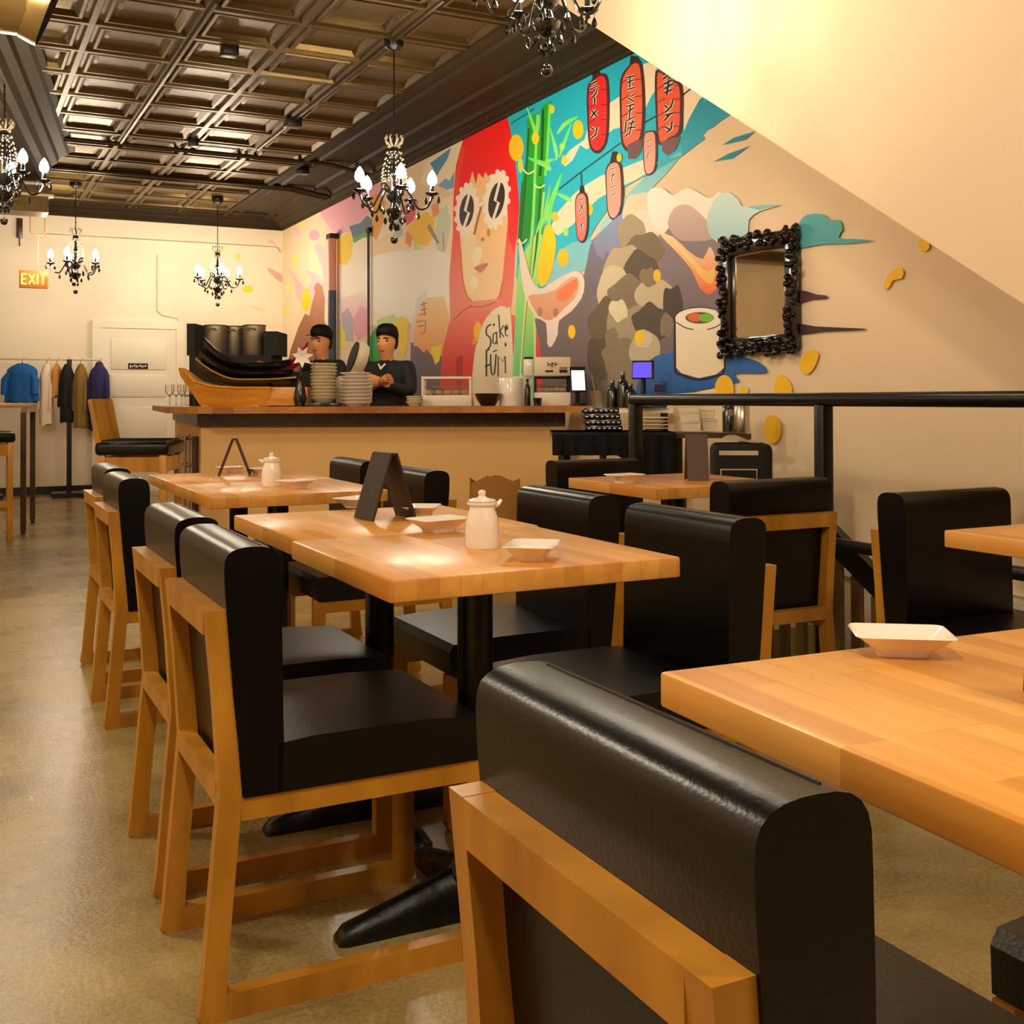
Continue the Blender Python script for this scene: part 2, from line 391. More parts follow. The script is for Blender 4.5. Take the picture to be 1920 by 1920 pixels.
# --- washes between the pipes and the woman, chandelier glare painted in as white
Q([(634,440),(700,425),(850,365),(852,480),(845,600),(700,610),(636,600)], 'FBE3C0', 'FFF6E8')
Q([(655,424),(675,418),(688,404),(700,412),(702,432),(676,446),(664,456)], '66779E', '5D7A8C')
Q([(660,450),(676,440),(700,428),(712,430),(704,442),(680,446),(664,456)], '57AE2E')
Q([(634,452),(648,438),(658,436),(662,455),(660,480),(650,498),(634,494)], 'FFD40C')
Q([(636,560),(690,545),(690,620),(640,625)], 'FBDCD6', 'F6C4DC')
Q([(640,590),(652,576),(664,600),(662,640),(644,640)], 'BDB4CC'); Q([(662,598),(676,572),(690,580),(692,610),(688,628),(670,640),(664,620)], 'F3AECB', 'EE9FAF')
Q([(636,612),(646,620),(648,648),(636,655)], 'E8E24A')
Q([(694,370),(706,362),(722,378),(718,420),(706,452),(700,444)], 'F2A838'); Q([(700,455),(760,420),(775,440),(765,480),(720,500),(702,490)], 'FBD9B6')
Q([(757,386),(784,376),(776,412),(762,424)], 'EC5062'); Q([(780,408),(800,396),(815,414),(812,446),(800,462),(782,458),(768,446),(764,430)], 'FFC914')
Q([(762,432),(774,444),(770,464),(760,456)], 'F58C48'); Q([(775,452),(790,462),(786,480),(776,472)], 'CFE57C')
Q([(738,405),(750,395),(756,440),(742,450)], 'B9C3C9'); Q([(820,395),(838,385),(846,420),(836,470),(822,478),(815,440)], 'D3DFC8')
Q([(808,385),(822,378),(824,400),(812,410)], 'F0A060'); Q([(800,425),(806,420),(824,455),(820,458)], '9A9080'); K([(831,436),(832,470)], 4, 'E8A088')
Q([(690,490),(760,470),(845,480),(843,560),(770,590),(692,575)], 'FFF7EA', 'FFFDF8', smooth=3)  # white patch paints the chandelier's overexposure into the mural colours
# blue and cream sky left of the woman
Q([(786,345),(800,305),(850,272),(870,262),(850,330),(848,362),(826,350),(810,352)], 'F8E2C2'); Q([(806,306),(846,277),(838,300),(826,318),(818,332),(812,316)], '4C8CBE', '5E94B8')
Q([(820,348),(836,334),(842,340),(852,322),(851,352),(838,356)], '7FA9C6')
# around the cooks
Q([(706,600),(738,588),(748,604),(746,650),(722,664),(708,655)], 'CBEB94'); Q([(690,640),(704,612),(716,690),(694,690)], '2FAE4C', '1F9A3C')
Q([(741,606),(752,592),(766,600),(764,640),(756,672),(744,650)], 'FFDA10'); Q([(763,705),(772,610),(782,560),(800,540),(800,600),(786,640),(774,705)], 'F2EAF0', 'DCD6E6')
Q([(770,642),(835,650),(826,706),(768,706)], '6E5E70', '5E4C5C')
Q([(784,580),(800,558),(832,556),(842,590),(838,640),(834,672),(822,664),(814,672),(800,655),(795,662),(784,650),(776,648),(774,622)], 'FFD9A2', 'FFA23C')
for a in ([(788,572),(800,568)], [(790,582),(802,578)], [(786,590),(800,588)], [(794,566),(797,592)], [(780,604),(798,600),(797,622),(790,626)], [(784,612),(795,610)]): K(a, 2.4, 'B8722A')
Q([(808,652),(828,646),(824,676),(816,684),(811,668)], 'FFE400')
# --- woman with the long red hair
Q([(868,262),(950,217),(957,235),(963,280),(970,330),(974,380),(970,440),(965,480),(962,540),(956,592),(844,605),(842,520),(849,440),(850,380),(855,310)], 'FF0400', 'F68A74', va=380, vb=560, n=12)
Q([(860,290),(866,270),(872,275),(864,340),(858,420),(853,440),(854,350)], 'FF3524', 'F4503C')
Q([(878,322),(930,318),(950,325),(953,400),(947,470),(941,530),(934,556),(916,571),(897,571),(878,556),(869,525),(865,470),(861,400)], 'FFC888', 'FFD8A6', smooth=3)
Q([(866,440),(888,430),(893,470),(890,540),(880,552),(871,520)], 'FFE2B4', 'FFE0B0', smooth=3); Q([(893,462),(904,470),(900,490),(890,500),(886,480)], 'FFF0CE', smooth=3); E_(889,530,8,12,'FFF0CC')
Q([(862,385),(860,335),(872,290),(955,290),(956,360),(950,345),(948,318),(944,332),(938,322),(915,330),(910,322),(906,334),(897,324),(892,345),(886,320),(880,342),(878,345),(872,362),(867,372)], 'FF0400', 'F80412')
Q([(950,330),(972,370),(970,440),(962,470),(953,440)], 'F5041C', 'F83038')
K([(863,470),(868,525),(878,558),(897,572),(916,572),(935,557),(942,528)], 2, 'D8604C', smooth=4)
for (u, v, ru, rv, ro) in ((875, 393, 20, 46, .08), (931, 374, 22, 52, .14)):
    for k in range(14):
        a = 2*PI*k/14; E_(u+ru*math.cos(a)*math.cos(ro)-rv*math.sin(a)*math.sin(ro), v+ru*math.cos(a)*math.sin(ro)+rv*math.sin(a)*math.cos(ro), 4.5, 6, 'FFEEDC', n=8)
    E_(u, v, ru, rv, 'FFEEDC', rot=ro)
    E_(u, v+2, ru*.66, rv*.68, '33251C', rot=ro+.05)
    K([(u+6, v-34), (u-3, v+2), (u+4, v+6), (u-6, v+36)], 5, 'FFF0DC')
K([(893,386),(909,380)], 6, 'FFEEDC'); K([(902,388),(896,410),(889,440)], 4, 'B97038'); E_(916,436,3,8,'D98A34'); E_(905,449,3,4,'CE7F30')
Q([(889,502),(900,496),(906,494),(915,494),(909,504),(901,511),(894,508)], 'DE8A74', smooth=3); K([(890,503),(902,502),(914,495)], 1.6, 'B8604E')
Q([(821,706),(830,655),(842,606),(866,582),(900,578),(945,572),(960,590),(1002,606),(1012,630),(1018,672),(1018,706)], 'FA7A66', 'E81A1E', va=585, vb=690)
Q([(868,585),(880,565),(938,560),(950,578),(905,590)], 'F99686', 'F77A68'); K([(850,600),(868,583),(884,572)], 2.2, 'C85448'); K([(872,580),(884,575),(905,575),(930,566)], 2, 'C85448', smooth=3); Q([(852,706),(856,670),(868,665),(866,706)], 'B81A16')
E_(896,622,8,19,'FFC814'); Q([(886,636),(894,634),(893,644),(886,646)], 'FF9A1C')
Q([(889,706),(889,668),(896,640),(905,608),(920,586),(938,574),(952,578),(958,590),(958,706)], 'FBEAC8', 'F6DEB6', smooth=2)
TX = '3A3226'
K([(921,608),(913,614),(912,626),(919,634),(920,646),(914,656)], 3, TX, smooth=4); K([(930,624),(925,626),(924,643),(928,645),(931,640)], 2.6, TX); K([(931,622),(932,646)], 2.6, TX); E_(926,609,2,3,TX)
K([(935,590),(938,634)], 2.6, TX); K([(944,610),(938,622),(945,632)], 2.4, TX); K([(947,620),(952,616),(951,606),(947,611),(948,628),(953,630)], 2.4, TX)
K([(912,656),(912,706)], 3.4, TX); K([(909,688),(919,683)], 3.4, TX); K([(912,657),(918,655)], 3, TX); K([(920,664),(921,698),(927,700),(930,664)], 3, TX, smooth=2); K([(934,706),(934,668),(943,678),(947,668),(948,700)], 3, '5A5A58'); K([(924,660),(932,656)], 2.4, TX); E_(948,646,2,4,TX)
# --- teal sky with cream streaks
Q([(951,217),(1180,92),(1372,214),(1330,240),(1290,282),(1240,312),(1170,352),(1120,420),(1100,455),(1108,500),(1060,522),(1030,545),(985,560),(968,520),(974,380),(963,270)], '04B4D2', '2CCCE0')
Q([(1030,545),(1020,530),(1048,470),(1072,455),(1110,448),(1112,498),(1060,522)], '7FD2E2', '9ADCEA')
Q([(1195,345),(1250,300),(1290,275),(1250,325),(1190,385),(1150,420),(1115,455),(1130,415)], '6CC8D2', 'AEE0E0')
CRM = 'F9E4C2'
Q([(1060,312),(1052,305),(1068,282),(1096,262),(1104,236),(1145,192),(1166,178),(1230,160),(1212,200),(1166,238),(1150,242),(1128,262),(1100,280),(1088,272),(1074,300)], CRM)
Q([(1204,190),(1206,120),(1222,116),(1232,124),(1232,165),(1218,185)], CRM); Q([(1222,118),(1372,214),(1345,206),(1322,182),(1310,196),(1295,218),(1282,245),(1280,165)], CRM)
Q([(1032,428),(1044,400),(1076,364),(1096,348),(1126,330),(1160,318),(1205,300),(1245,306),(1190,338),(1160,352),(1122,372),(1100,394),(1075,420),(1046,442)], CRM)
Q([(1278,292),(1276,262),(1292,222),(1312,186),(1320,180),(1318,196),(1330,182),(1369,212),(1335,240),(1312,248),(1322,260),(1300,276),(1280,292),(1240,314),(1205,335),(1240,300)], '0898B6', '35B8CC')
Q([(1354,272),(1376,258),(1416,246),(1398,262)], '178FA0'); Q([(1338,303),(1366,288),(1405,274),(1374,297)], '178FA0')
K([(958,232),(1002,204)], 2, '0A5060'); K([(1048,355),(1090,322),(1164,268)], 3, '0A5868'); K([(1205,232),(1240,212),(1288,172),(1296,166)], 3, '24303A'); K([(1090,324),(1091,350)], 4, '0A6878')
# --- bamboo
Q([(988,224),(1013,208),(1010,290),(1002,330),(998,440),(978,470),(972,440),(980,330),(986,300)], '1FB62A', '12962A'); Q([(1016,200),(1034,188),(1030,260),(1021,320),(1018,440),(1004,520),(996,560),(990,500),(1002,440),(1006,320)], '14B41C', '2FB83A')
Q([(984,470),(1004,440),(1018,440),(1010,500),(1006,600),(1002,712),(958,712),(966,600),(972,500)], 'B6F27E', '58D27E'); Q([(985,540),(1000,520),(1004,600),(1002,700),(990,700)], 'D6F26A', '4ED27C')
for a, wd, c in (([(992,240),(986,330),(976,450)],4,'0B6E20'), ([(1008,215),(1004,300),(1000,400),(990,520)],5,'8CF268'), ([(1018,205),(1016,290),(1012,330)],5,'075E14'), ([(1031,195),(1026,290),(1022,330)],5,'7AF25A'), ([(1004,345),(996,450),(985,560)],4,'97F06A'),
                 ([(1014,345),(1008,440),(1000,520)],4,'0E7A24'), ([(980,340),(972,460)],4,'0B7A2A'), ([(1020,360),(1010,460),(998,540)],4,'B4F27A'), ([(968,600),(964,706)],4,'8EDC96'), ([(988,540),(976,706)],4,'E6F4B0'), ([(1001,560),(1004,700)],3,'F6EBC0'), ([(1000,440),(985,600),(978,700)],2,'C48A3A')): K(a, wd, c, smooth=3)
for a in ([(980,316),(990,326),(1002,320)], [(1001,346),(1011,352),(1022,346)], [(970,452),(980,456),(988,448)]): K(a, 3, 'D8F8B8', smooth=3)
for a, wd in (([(986,196),(1005,250),(1006,262)],7), ([(1012,212),(1007,255)],5), ([(1030,235),(1042,280),(1044,300)],7), ([(1044,252),(1060,232),(1084,218)],8), ([(1072,230),(1058,268),(1048,296)],6), ([(990,296),(1020,308),(1034,318)],10), ([(1032,300),(1026,314),(1034,318)],8),
              ([(1053,326),(1036,372),(1022,420)],9), ([(1042,362),(1060,370),(1074,378)],8), ([(1032,344),(1022,400),(1014,430)],6), ([(1044,298),(1022,302)],5), ([(1036,370),(1026,440)],7), ([(1005,440),(1018,400)],5)): K(a, wd, '63F25E', 'A0F884', smooth=4, taper=.9)
for u, v, a, b in ((968,277,14,25),(1004,259,7,12),(1084,243,10,18),(1035,205,5,8),(1058,300,5,9),(1056,483,10,17),(1104,393,8,11),(1040,406,6,9)): E_(u, v, a, b, YEL if u not in (1004,1035,1058) else 'F0E020')
E_(1061,435,5,8,'A8E86A'); E_(1054,275,5,7,'B8F060'); E_(976,310,5,14,'D8E84A')
Q([(1022,425),(1034,424),(1042,450),(1040,480),(1032,515),(1020,536),(1010,532),(1008,505),(1014,470)], 'FFE000', 'FFD800', smooth=3)
# --- paper lanterns painted on the sky
def lantern(o, c, c1, lines, cap=None):
    uc = sum(p[0] for p in o)/len(o); vc = sum(p[1] for p in o)/len(o)
    if cap: Q(cap, '2A1822')
    Q(o, '45161A', smooth=3); Q([(uc+(p[0]-uc)*.80-.8, vc+(p[1]-vc)*.93) for p in o], c, c1, smooth=3)
    u0 = min(p[0] for p in o); u1 = max(p[0] for p in o); v0 = min(p[1] for p in o); v1 = max(p[1] for p in o)
    for k in range(lines):
        v = v0+(v1-v0)*(k+1.2)/(lines+1.4); K([(u0+3, v+5), (uc-6, v-4)], 1.6, '5A1414'); K([(uc+6, v-2), (u1-4, v-3)], 1.6, '5A1414')
def ink(ps, wd=3.0):
    wd *= 1.3
    for a in ps: K(a, wd+2.6, 'FBE9D2')
    for a in ps: K(a, wd, '1A1010')
lantern([(1101,165),(1114,146),(1130,137),(1141,150),(1143,210),(1139,266),(1122,288),(1105,274),(1101,220)], 'E81A1E', 'D8261E', 4, [(1110,150),(1112,130),(1124,128),(1126,142)])
ink([[(1108,158),(1119,152)], [(1106,168),(1121,161),(1117,176),(1110,183)], [(1115,182),(1115,196)], [(1119,206),(1108,220)], [(1109,207),(1119,219)], [(1108,239),(1113,243)], [(1120,238),(1117,252),(1108,260)]], 2.6)
lantern([(1163,150),(1176,126),(1192,113),(1205,124),(1210,200),(1205,258),(1186,284),(1166,272),(1162,205)], 'EE5A2C', 'E86A4C', 4, [(1180,128),(1182,104),(1196,106),(1204,122)])
Q([(1176,272),(1196,262),(1206,262),(1202,285),(1192,298),(1178,298)], '6E4E50')
ink([[(1173,146),(1190,142)], [(1176,155),(1188,150)], [(1181,142),(1181,164)], [(1176,168),(1190,164)], [(1184,180),(1190,176)], [(1178,184),(1188,190)], [(1174,200),(1190,195)], [(1178,208),(1188,203)], [(1182,196),(1180,222)], [(1175,226),(1190,219)],
     [(1174,228),(1172,246)], [(1180,232),(1190,228)], [(1186,226),(1180,252)], [(1178,240),(1192,238)], [(1172,256),(1178,250)]], 2.2)
lantern([(1228,140),(1236,132),(1262,150),(1279,160),(1281,210),(1277,250),(1256,262),(1234,270),(1229,205)], 'EE5A20', 'EA5A38', 4)
Q([(1240,266),(1262,258),(1276,256),(1268,280),(1252,292),(1242,284)], '745254')
ink([[(1243,148),(1252,142)], [(1244,158),(1260,150)], [(1246,166),(1262,157)], [(1246,174),(1260,168)], [(1254,150),(1250,178)], [(1246,198),(1252,202)], [(1262,188),(1258,200),(1248,210)], [(1248,216),(1262,212)], [(1256,214),(1246,226)], [(1247,238),(1255,242)], [(1260,228),(1258,242),(1250,248)]], 3)
lantern([(1079,372),(1090,360),(1102,370),(1103,430),(1094,455),(1082,446),(1079,410)], 'F0907E', 'E87A6E', 0, [(1086,362),(1088,348),(1094,348),(1096,362)])
ink([[(1086,375),(1094,372)], [(1088,384),(1093,392)], [(1094,382),(1086,396)], [(1087,404),(1094,400)], [(1086,424),(1094,418)], [(1090,418),(1091,432)]], 1.4)
lantern([(1136,316),(1150,302),(1166,312),(1168,385),(1154,412),(1140,402),(1136,355)], 'F39A80', 'EFAC98', 0, [(1143,306),(1148,284),(1156,284),(1162,306)])
ink([[(1144,318),(1154,314)], [(1146,330),(1154,326)], [(1150,324),(1146,340)], [(1144,352),(1154,348)], [(1146,366),(1154,362)]], 1.3)
lantern([(1206,256),(1218,245),(1231,252),(1231,310),(1220,328),(1208,320)], 'F09A8A', 'F2AC98', 0)
ink([[(1212,266),(1222,260)], [(1214,276),(1222,272)], [(1216,286),(1212,298)]], 1.3); E_(1161,296,5,8,YEL)
# --- grey-brown dusk, smoke and fire
Q([(1002,598),(1050,600),(1092,530),(1108,455),(1150,420),(1180,400),(1250,410),(1352,430),(1352,662),(1262,660),(1190,706),(1018,706),(1012,640)], '92828A', '6A585A')
Q([(1108,452),(1150,412),(1178,392),(1190,420),(1160,470),(1128,490),(1112,500)], '86A2D2', '8E8AA8'); Q([(1095,525),(1104,470),(1112,450),(1118,478),(1132,486),(1136,470),(1150,480),(1140,540),(1100,560)], '7C7C98', '7A6A70')
Q([(1212,450),(1236,442),(1240,480),(1214,480)], '8EA2C8')
sm = ((1200,395,36,34,'E9D9BA'),(1214,420,32,30,'F2E6CC'),(1186,440,30,36,'B09A78'),(1208,470,34,34,'7E6C4C'),(1170,500,36,40,'C2AE8C'),(1200,510,36,38,'5C4C36'),(1150,540,32,42,'D8C8A4'),(1185,560,44,42,'85745A'),(1228,556,34,34,'CDBB9A'),
      (1140,610,34,50,'6C5C48'),(1180,620,48,46,'A8987A'),(1222,604,34,34,'54463A'),(1262,570,22,34,'46382E'),(1130,670,34,40,'5A4C3C'),(1172,672,40,38,'8C7C60'),(1208,656,26,38,'C4B694'),(1160,582,18,20,'E6D8B6'),(1216,520,16,18,'8C7A5C'),(1206,636,18,16,'D8C8A8'),(1148,640,14,26,'8A7A60'),(1250,610,14,22,'8A7860'))
for u, v, a, b, c in sm: Q([(u+a*math.cos(2*PI*k/11)*(1+.16*math.sin(5*k+u)), v+b*math.sin(2*PI*k/11)*(1+.16*math.cos(3*k+v))) for k in range(11)], c, smooth=3)
Q([(1215,360),(1240,352),(1262,366),(1290,352),(1330,372),(1352,362),(1350,450),(1330,440),(1300,415),(1262,420),(1240,440),(1218,410)], 'FFF6EA', 'FDF0E4', smooth=3)
Q([(1252,420),(1264,390),(1290,384),(1312,400),(1330,420),(1336,448),(1290,452),(1268,446)], 'DCBEB6', 'C4A69A', smooth=3)
Q([(1325,410),(1340,374),(1362,360),(1384,374),(1392,388),(1430,384),(1464,384),(1424,396),(1404,412),(1402,436),(1380,448),(1346,452),(1330,440)], 'D6EEEC', 'B0DCE0', smooth=2); Q([(1400,388),(1430,384),(1464,384),(1424,394)], '86C6C8')
Q([(1236,438),(1262,444),(1290,470),(1318,486),(1330,462),(1340,478),(1348,500),(1350,530),(1332,552),(1312,540),(1298,508),(1270,474)], 'FFE6A8', 'FF6A1E', smooth=2); Q([(1262,452),(1300,486),(1326,510),(1340,500),(1336,530),(1322,528),(1300,500)], 'FFE9A0', 'FFC050', smooth=2)
E_(1072,622,7,13,'FFD21A'); E_(1232,517,7,12,'F2C822'); E_(1199,632,9,13,'FFD010')
# --- koi
Q([(972,448),(978,456),(984,480),(996,522),(1010,540),(1022,538),(1050,520),(1078,508),(1092,516),(1096,535),(1090,560),(1070,585),(1048,602),(1046,626),(1034,650),(1026,644),(1024,606),(1006,596),(992,574),(982,545),(976,505)], 'FBE6D6', 'F6E4D8', smooth=2)
Q([(990,556),(1010,552),(1040,544),(1072,518),(1086,528),(1080,556),(1058,578),(1034,600),(1010,592)], 'F4BCA0', 'E8A078', smooth=2); Q([(1044,548),(1070,528),(1082,522),(1082,540),(1066,560),(1048,566)], 'FF8A58', smooth=2); E_(1012,585,5,9,'C08A60'); E_(1042,586,5,8,'B8875E')
# --- blue splash, sushi roll, right-hand marks
Q([(1190,706),(1206,684),(1262,660),(1352,658),(1392,668),(1424,680),(1438,694),(1432,700),(1396,700),(1376,702),(1386,714),(1376,718),(1340,726),(1280,738),(1190,750)], '2B6CB8', '1558A4', smooth=2)
Q([(1190,750),(1240,740),(1300,736),(1340,728),(1345,750),(1190,760)], 'EFDDB8')
K([(1266,600),(1266,690),(1276,702),(1310,712),(1345,704),(1358,692),(1358,600)], 5, '1C1614', smooth=3); E_(1312,598,49,23,'1C1614')
Q([(1267,598),(1312,616),(1357,600),(1357,690),(1343,702),(1310,709),(1278,700),(1268,690)], 'FDEFD2', 'F8E4C2'); E_(1312,597,46,20,'FFF6E2'); E_(1312,596,27,11,'6A4A30'); E_(1303,595,14,8,'EE6A30'); E_(1324,596,14,8,'7CC832')
K([(1268,604),(1284,614),(1300,618)], 2, '1C1614', smooth=3); K([(1326,618),(1342,613),(1356,604)], 2, '1C1614', smooth=3)
Q([(1487,456),(1498,440),(1498,418),(1514,402),(1544,402),(1556,413),(1574,412),(1580,430),(1572,446),(1600,448),(1638,451),(1590,457),(1540,458),(1510,464),(1490,464)], '5CB6BA', '48A8B0', smooth=2)
Q([(1488,546),(1512,546),(1530,552),(1550,554),(1548,560),(1520,562),(1488,570)], '4E2E3E', smooth=2); Q([(1488,606),(1530,612),(1618,616),(1616,619),(1540,622),(1488,628)], '3E222C', smooth=2)
for a in ([(1657,540),(1664,516),(1684,501),(1694,508),(1690,522),(1674,526),(1666,540)], [(1499,690),(1504,672),(1522,656),(1535,664),(1526,690),(1512,702)], [(1452,738),(1454,712),(1466,702),(1484,722),(1482,742),(1466,748)]): Q(a, 'FFC814', smooth=3)
E_(1732,459,11,13,'FFC81E'); E_(1358,730,18,27,'FFC90A'); E_(1395,733,8,9,'F5D04A'); E_(1448,805,17,27,'F5BC14')
mural_right = mu; mu = Mural(); Q = mu.poly; E_ = mu.ell; K = mu.stroke
mu.pl = ('y', YB)
Q([(500,502),(516,508),(532,518),(529,530),(514,520)], 'F4A9A4', smooth=2); E_(465,542,10,7,'F7D838'); E_(446,481,5,6,'F2DE6A'); Q([(466,572),(484,576),(500,584),(484,581)], 'F7CBB4'); E_(424,470,3,4,'F4E290')
Q([(500,448),(512,452),(520,462),(508,456)], 'F3C6B4')
for m_, nm, lb in ((mural_right, 'mural', 'bright mural of a red-haired woman, bamboo and lanterns covering the right wall'), (mu, 'mural_spatter', 'pink and yellow paint marks spilling from the mural onto the back wall')):
    bmesh.ops.recalc_face_normals(m_.bm, faces=m_.bm.faces); me_ = bpy.data.meshes.new(nm); m_.bm.to_mesh(me_); m_.bm.free(); me_.materials.append(M['mural'])
    o_ = tag(link(nm, me_), lb, 'mural')
    if nm == 'mural_spatter': o_['kind'] = 'structure'
#MURAL_END

# ------------------------------------------------------------------ dining chairs
def side_prism(bm, poly, w0, w1): return prism(bm, poly, lambda p, t: (p[0], t, p[1]), w0, w1)
def bevel_all(bm, off, seg=2, ang=.6):
    es = [e for e in bm.edges if len(e.link_faces) == 2 and e.calc_face_angle(0) > ang]
    bmesh.ops.bevel(bm, geom=es, offset=off, segments=seg, profile=.5, affect='EDGES', clamp_overlap=True)
HW = .203
def part(fn, *a, bev=.003, **k):
    bm = B(); fn(bm, *a, **k); bevel_all(bm, bev, 1); return bm
def make_chair():
    t = thing('dining_chair', '', 'chair')
    bm = B(); side_prism(bm, [(.135, .375), (.52, .375), (.535, .385), (.537, .44), (.525, .458), (.40, .466), (.2, .466), (.135, .46)], -HW, HW)
    bevel_all(bm, .012, 3); obj('seat', bm, 'leather2', t)
    bm = B(); side_prism(bm, [(.076, .375), (.140, .375), (.146, .45), (.142, .70), (.141, .75), (.140, .775), (.137, .787), (.131, .796), (.122, .802), (.110, .805), (.095, .806), (.080, .806), (.066, .804), (.055, .800), (.047, .793), (.043, .783), (.042, .768), (.043, .735), (.046, .70), (.058, .55)], -HW, HW)
    bevel_all(bm, .013, 4, 1.0); bk = obj('backrest', bm, 'leather', t, ang=50)
    bm = B(); tube(bm, [(.110, -HW+.016, .8050), (.110, HW-.016, .8050)], .0012, 6)
    for s in (-1, 1): tube(bm, [(p[0], s*(HW-.003), p[1]) for p in ((.062, .795), (.046, .76), (.060, .55), (.076, .40))], .002, 5)
    obj('seam', bm, 'seam', bk)
    T = .030
    for s in (-1, 1):
        w0, w1 = (HW-T-.004, HW-.004) if s > 0 else (-HW+.004, -HW+T+.004)
        obj('rear_leg', part(side_prism, [(0, .012), (.012, 0), (.046, 0), (.050, .10), (.074, .375), (.060, .55), (.046, .70), (.012, .70), (.026, .55), (.036, .39), (.006, .05)], w0, w1), 'cwood', t)
        obj('front_leg', part(side_prism, [(.500, .0), (.530, 0), (.540, .012), (.540, .383), (.500, .383)], w0, w1), 'cwood', t)
        obj('floor_runner', part(side_prism, [(.046, 0), (.500, 0), (.500, .045), (.048, .045)], w0, w1), 'cwood', t)
        obj('seat_rail', part(side_prism, [(.072, .335), (.500, .335), (.500, .374), (.074, .374)], w0+.001, w1-.001), 'cwood', t)
    i0, i1 = -HW+T+.004, HW-T-.004
    obj('back_rail', part(side_prism, [(.013, .655), (.0465, .655), (.0458, .6995), (.0125, .6995)], i0, i1), 'cwood', t)
    obj('back_rail', part(side_prism, [(.034, .36), (.066, .36), (.064, .40), (.034, .40)], i0, i1), 'cwood', t)
    return t
chair0 = make_chair(); CG = 'black cushioned chairs at the dining tables'
chairs = [
 (.384, 2.122, 0, 'black leather chair at near left of the paired tables, its whole sled frame in view'),
 (.398, 2.66, 0, 'black leather chair half hidden behind the near left chair'),
 (.458, 3.985, 0, 'black leather chair third back along the aisle, at the second pair of tables'),
 (.487, 4.59, 0, 'black leather chair furthest back along the aisle, left of the far tables'),
 (1.612, 2.08, PI, 'black leather chair facing us across the right end of the front paired table'),
 (1.638, 2.70, PI, 'black leather chair on the right of the paired tables, in front of the paper bag'),
 (1.652, 3.85, PI, 'black leather chair showing beside the standing menu, at the second pair of tables'),
 (1.662, 4.56, PI, 'black leather chair backed up nearest the bar panel, far right of the second tables'),
 (.406, .752, 0, 'large black leather chair back in the foreground, cut by the bottom of the picture'),
 (1.594, .680, PI, 'black chair of which only a seat corner shows at the bottom right edge'),
 (2.318, 2.655, PI/2, 'black chair seen from behind with its beech back frame, against the railing post'),
 (2.43, 4.10, -PI/2, 'black chair back behind the small table, under the cloth-covered serving table'),
 (2.462, 2.285, -PI/2, 'black chair facing us alone at the right, against the plain wall'),
]
for i, (x, y, rz, lb) in enumerate(chairs):
    if i == 0: chair0.location = (x, y, 0); chair0.rotation_euler = (0, 0, rz); chair0['label'] = lb; chair0['group'] = CG
    else: dup(chair0, (x, y, 0), rz, lb)

# ------------------------------------------------------------------ tables
TW = .606
def make_table():
    t = thing('dining_table', '', 'table')
    bm = B(); bx(bm, (0, 0, .73), (TW, TW, .04), bev=.004); obj('tabletop', bm, 'twood', t)
    bm = B(); bx(bm, (0, 0, .704), (.30, .30, .012)); tube(bm, [(0, 0, .08), (0, 0, .70)], .037, 24); tube(bm, [(0, 0, .09), (0, 0, .12)], [.062, .04], 20)
    obj('column', bm, 'iron', t)
    for k in range(4):
        bm = B(); a = PI/2*k; c, s = math.cos(a), math.sin(a)
        prof = [(.0, .11, .032), (.08, .095, .03), (.16, .068, .028), (.24, .045, .027), (.285, .032, .026), (.300, .016, .018)]
        prev = None
        for r, h, hw in prof:
            q = [bm.verts.new((r*c-y*s, r*s+y*c, z)) for y, z in ((-hw, 0), (hw, 0), (hw, h*.6), (hw*.55, h*.93), (0, h), (-hw*.55, h*.93), (-hw, h*.6))]
            if prev:
                for i in range(7): bm.faces.new((prev[i], prev[(i+1) % 7], q[(i+1) % 7], q[i]))
            else: bm.faces.new(q[::-1])
            prev = q
        bm.faces.new(prev); obj('foot', bm, 'iron', t, ang=50)
    return t
tab0 = make_table(); TG = 'butcher block pedestal tables'
tabs = [
 (.982, 2.096, 0, 'butcher block table in the middle of the picture carrying the tall white bottle'),
 (.997, 2.706, 0, 'butcher block table pushed against the back of the middle one, under the standing menu'),
 (1.058, 3.91, 0, 'butcher block table of the second pair, carrying the smaller white bottle'),
 (1.062, 4.522, 0, 'butcher block table furthest back, beside the bar stool, under the far standing menu'),
 (1.012, .735, -.05, 'large orange butcher block table corner at the lower right of the picture'),
 (2.487, 3.492, 0, 'small butcher block table by the railing in front of the serving table'),
 (2.389, 1.560, 0, 'butcher block table whose corner pokes in at the right edge'),
]
for i, (x, y, rz, lb) in enumerate(tabs):
    if i == 0: tab0.location = (x, y, 0); tab0['label'] = lb; tab0['group'] = TG
    else: dup(tab0, (x, y, 0), rz, lb)

# ------------------------------------------------------------------ on the tables
def make_dish():
    bm = B(); n = 0
    def ring(hx, hy, z, r=.012):
        pts = []
        for cx, cy, a0 in ((1, 1, 0), (-1, 1, 90), (-1, -1, 180), (1, -1, 270)):
            for k in range(4):
                a = math.radians(a0+k*30); pts.append(bm.verts.new((cx*(hx-r)+r*math.cos(a), cy*(hy-r)+r*math.sin(a), z+.0)))
        return pts
    R = [ring(.034, .024, 0), ring(.036, .026, .006), ring(.040, .029, .010), ring(.062, .045, .028), ring(.066, .049, .030), ring(.064, .047, .032), ring(.052, .037, .022), ring(.036, .024, .0145)]
    bm.faces.new(R[0][::-1])
    for a, b in zip(R, R[1:]):
        for k in range(16): bm.faces.new((a[k], a[(k+1) % 16], b[(k+1) % 16], b[k]))
    bm.faces.new(R[-1]); return mesh('soy_dish', bm, 'ceramic', 50)
dm = make_dish(); DG = 'white soy dishes on the tables'
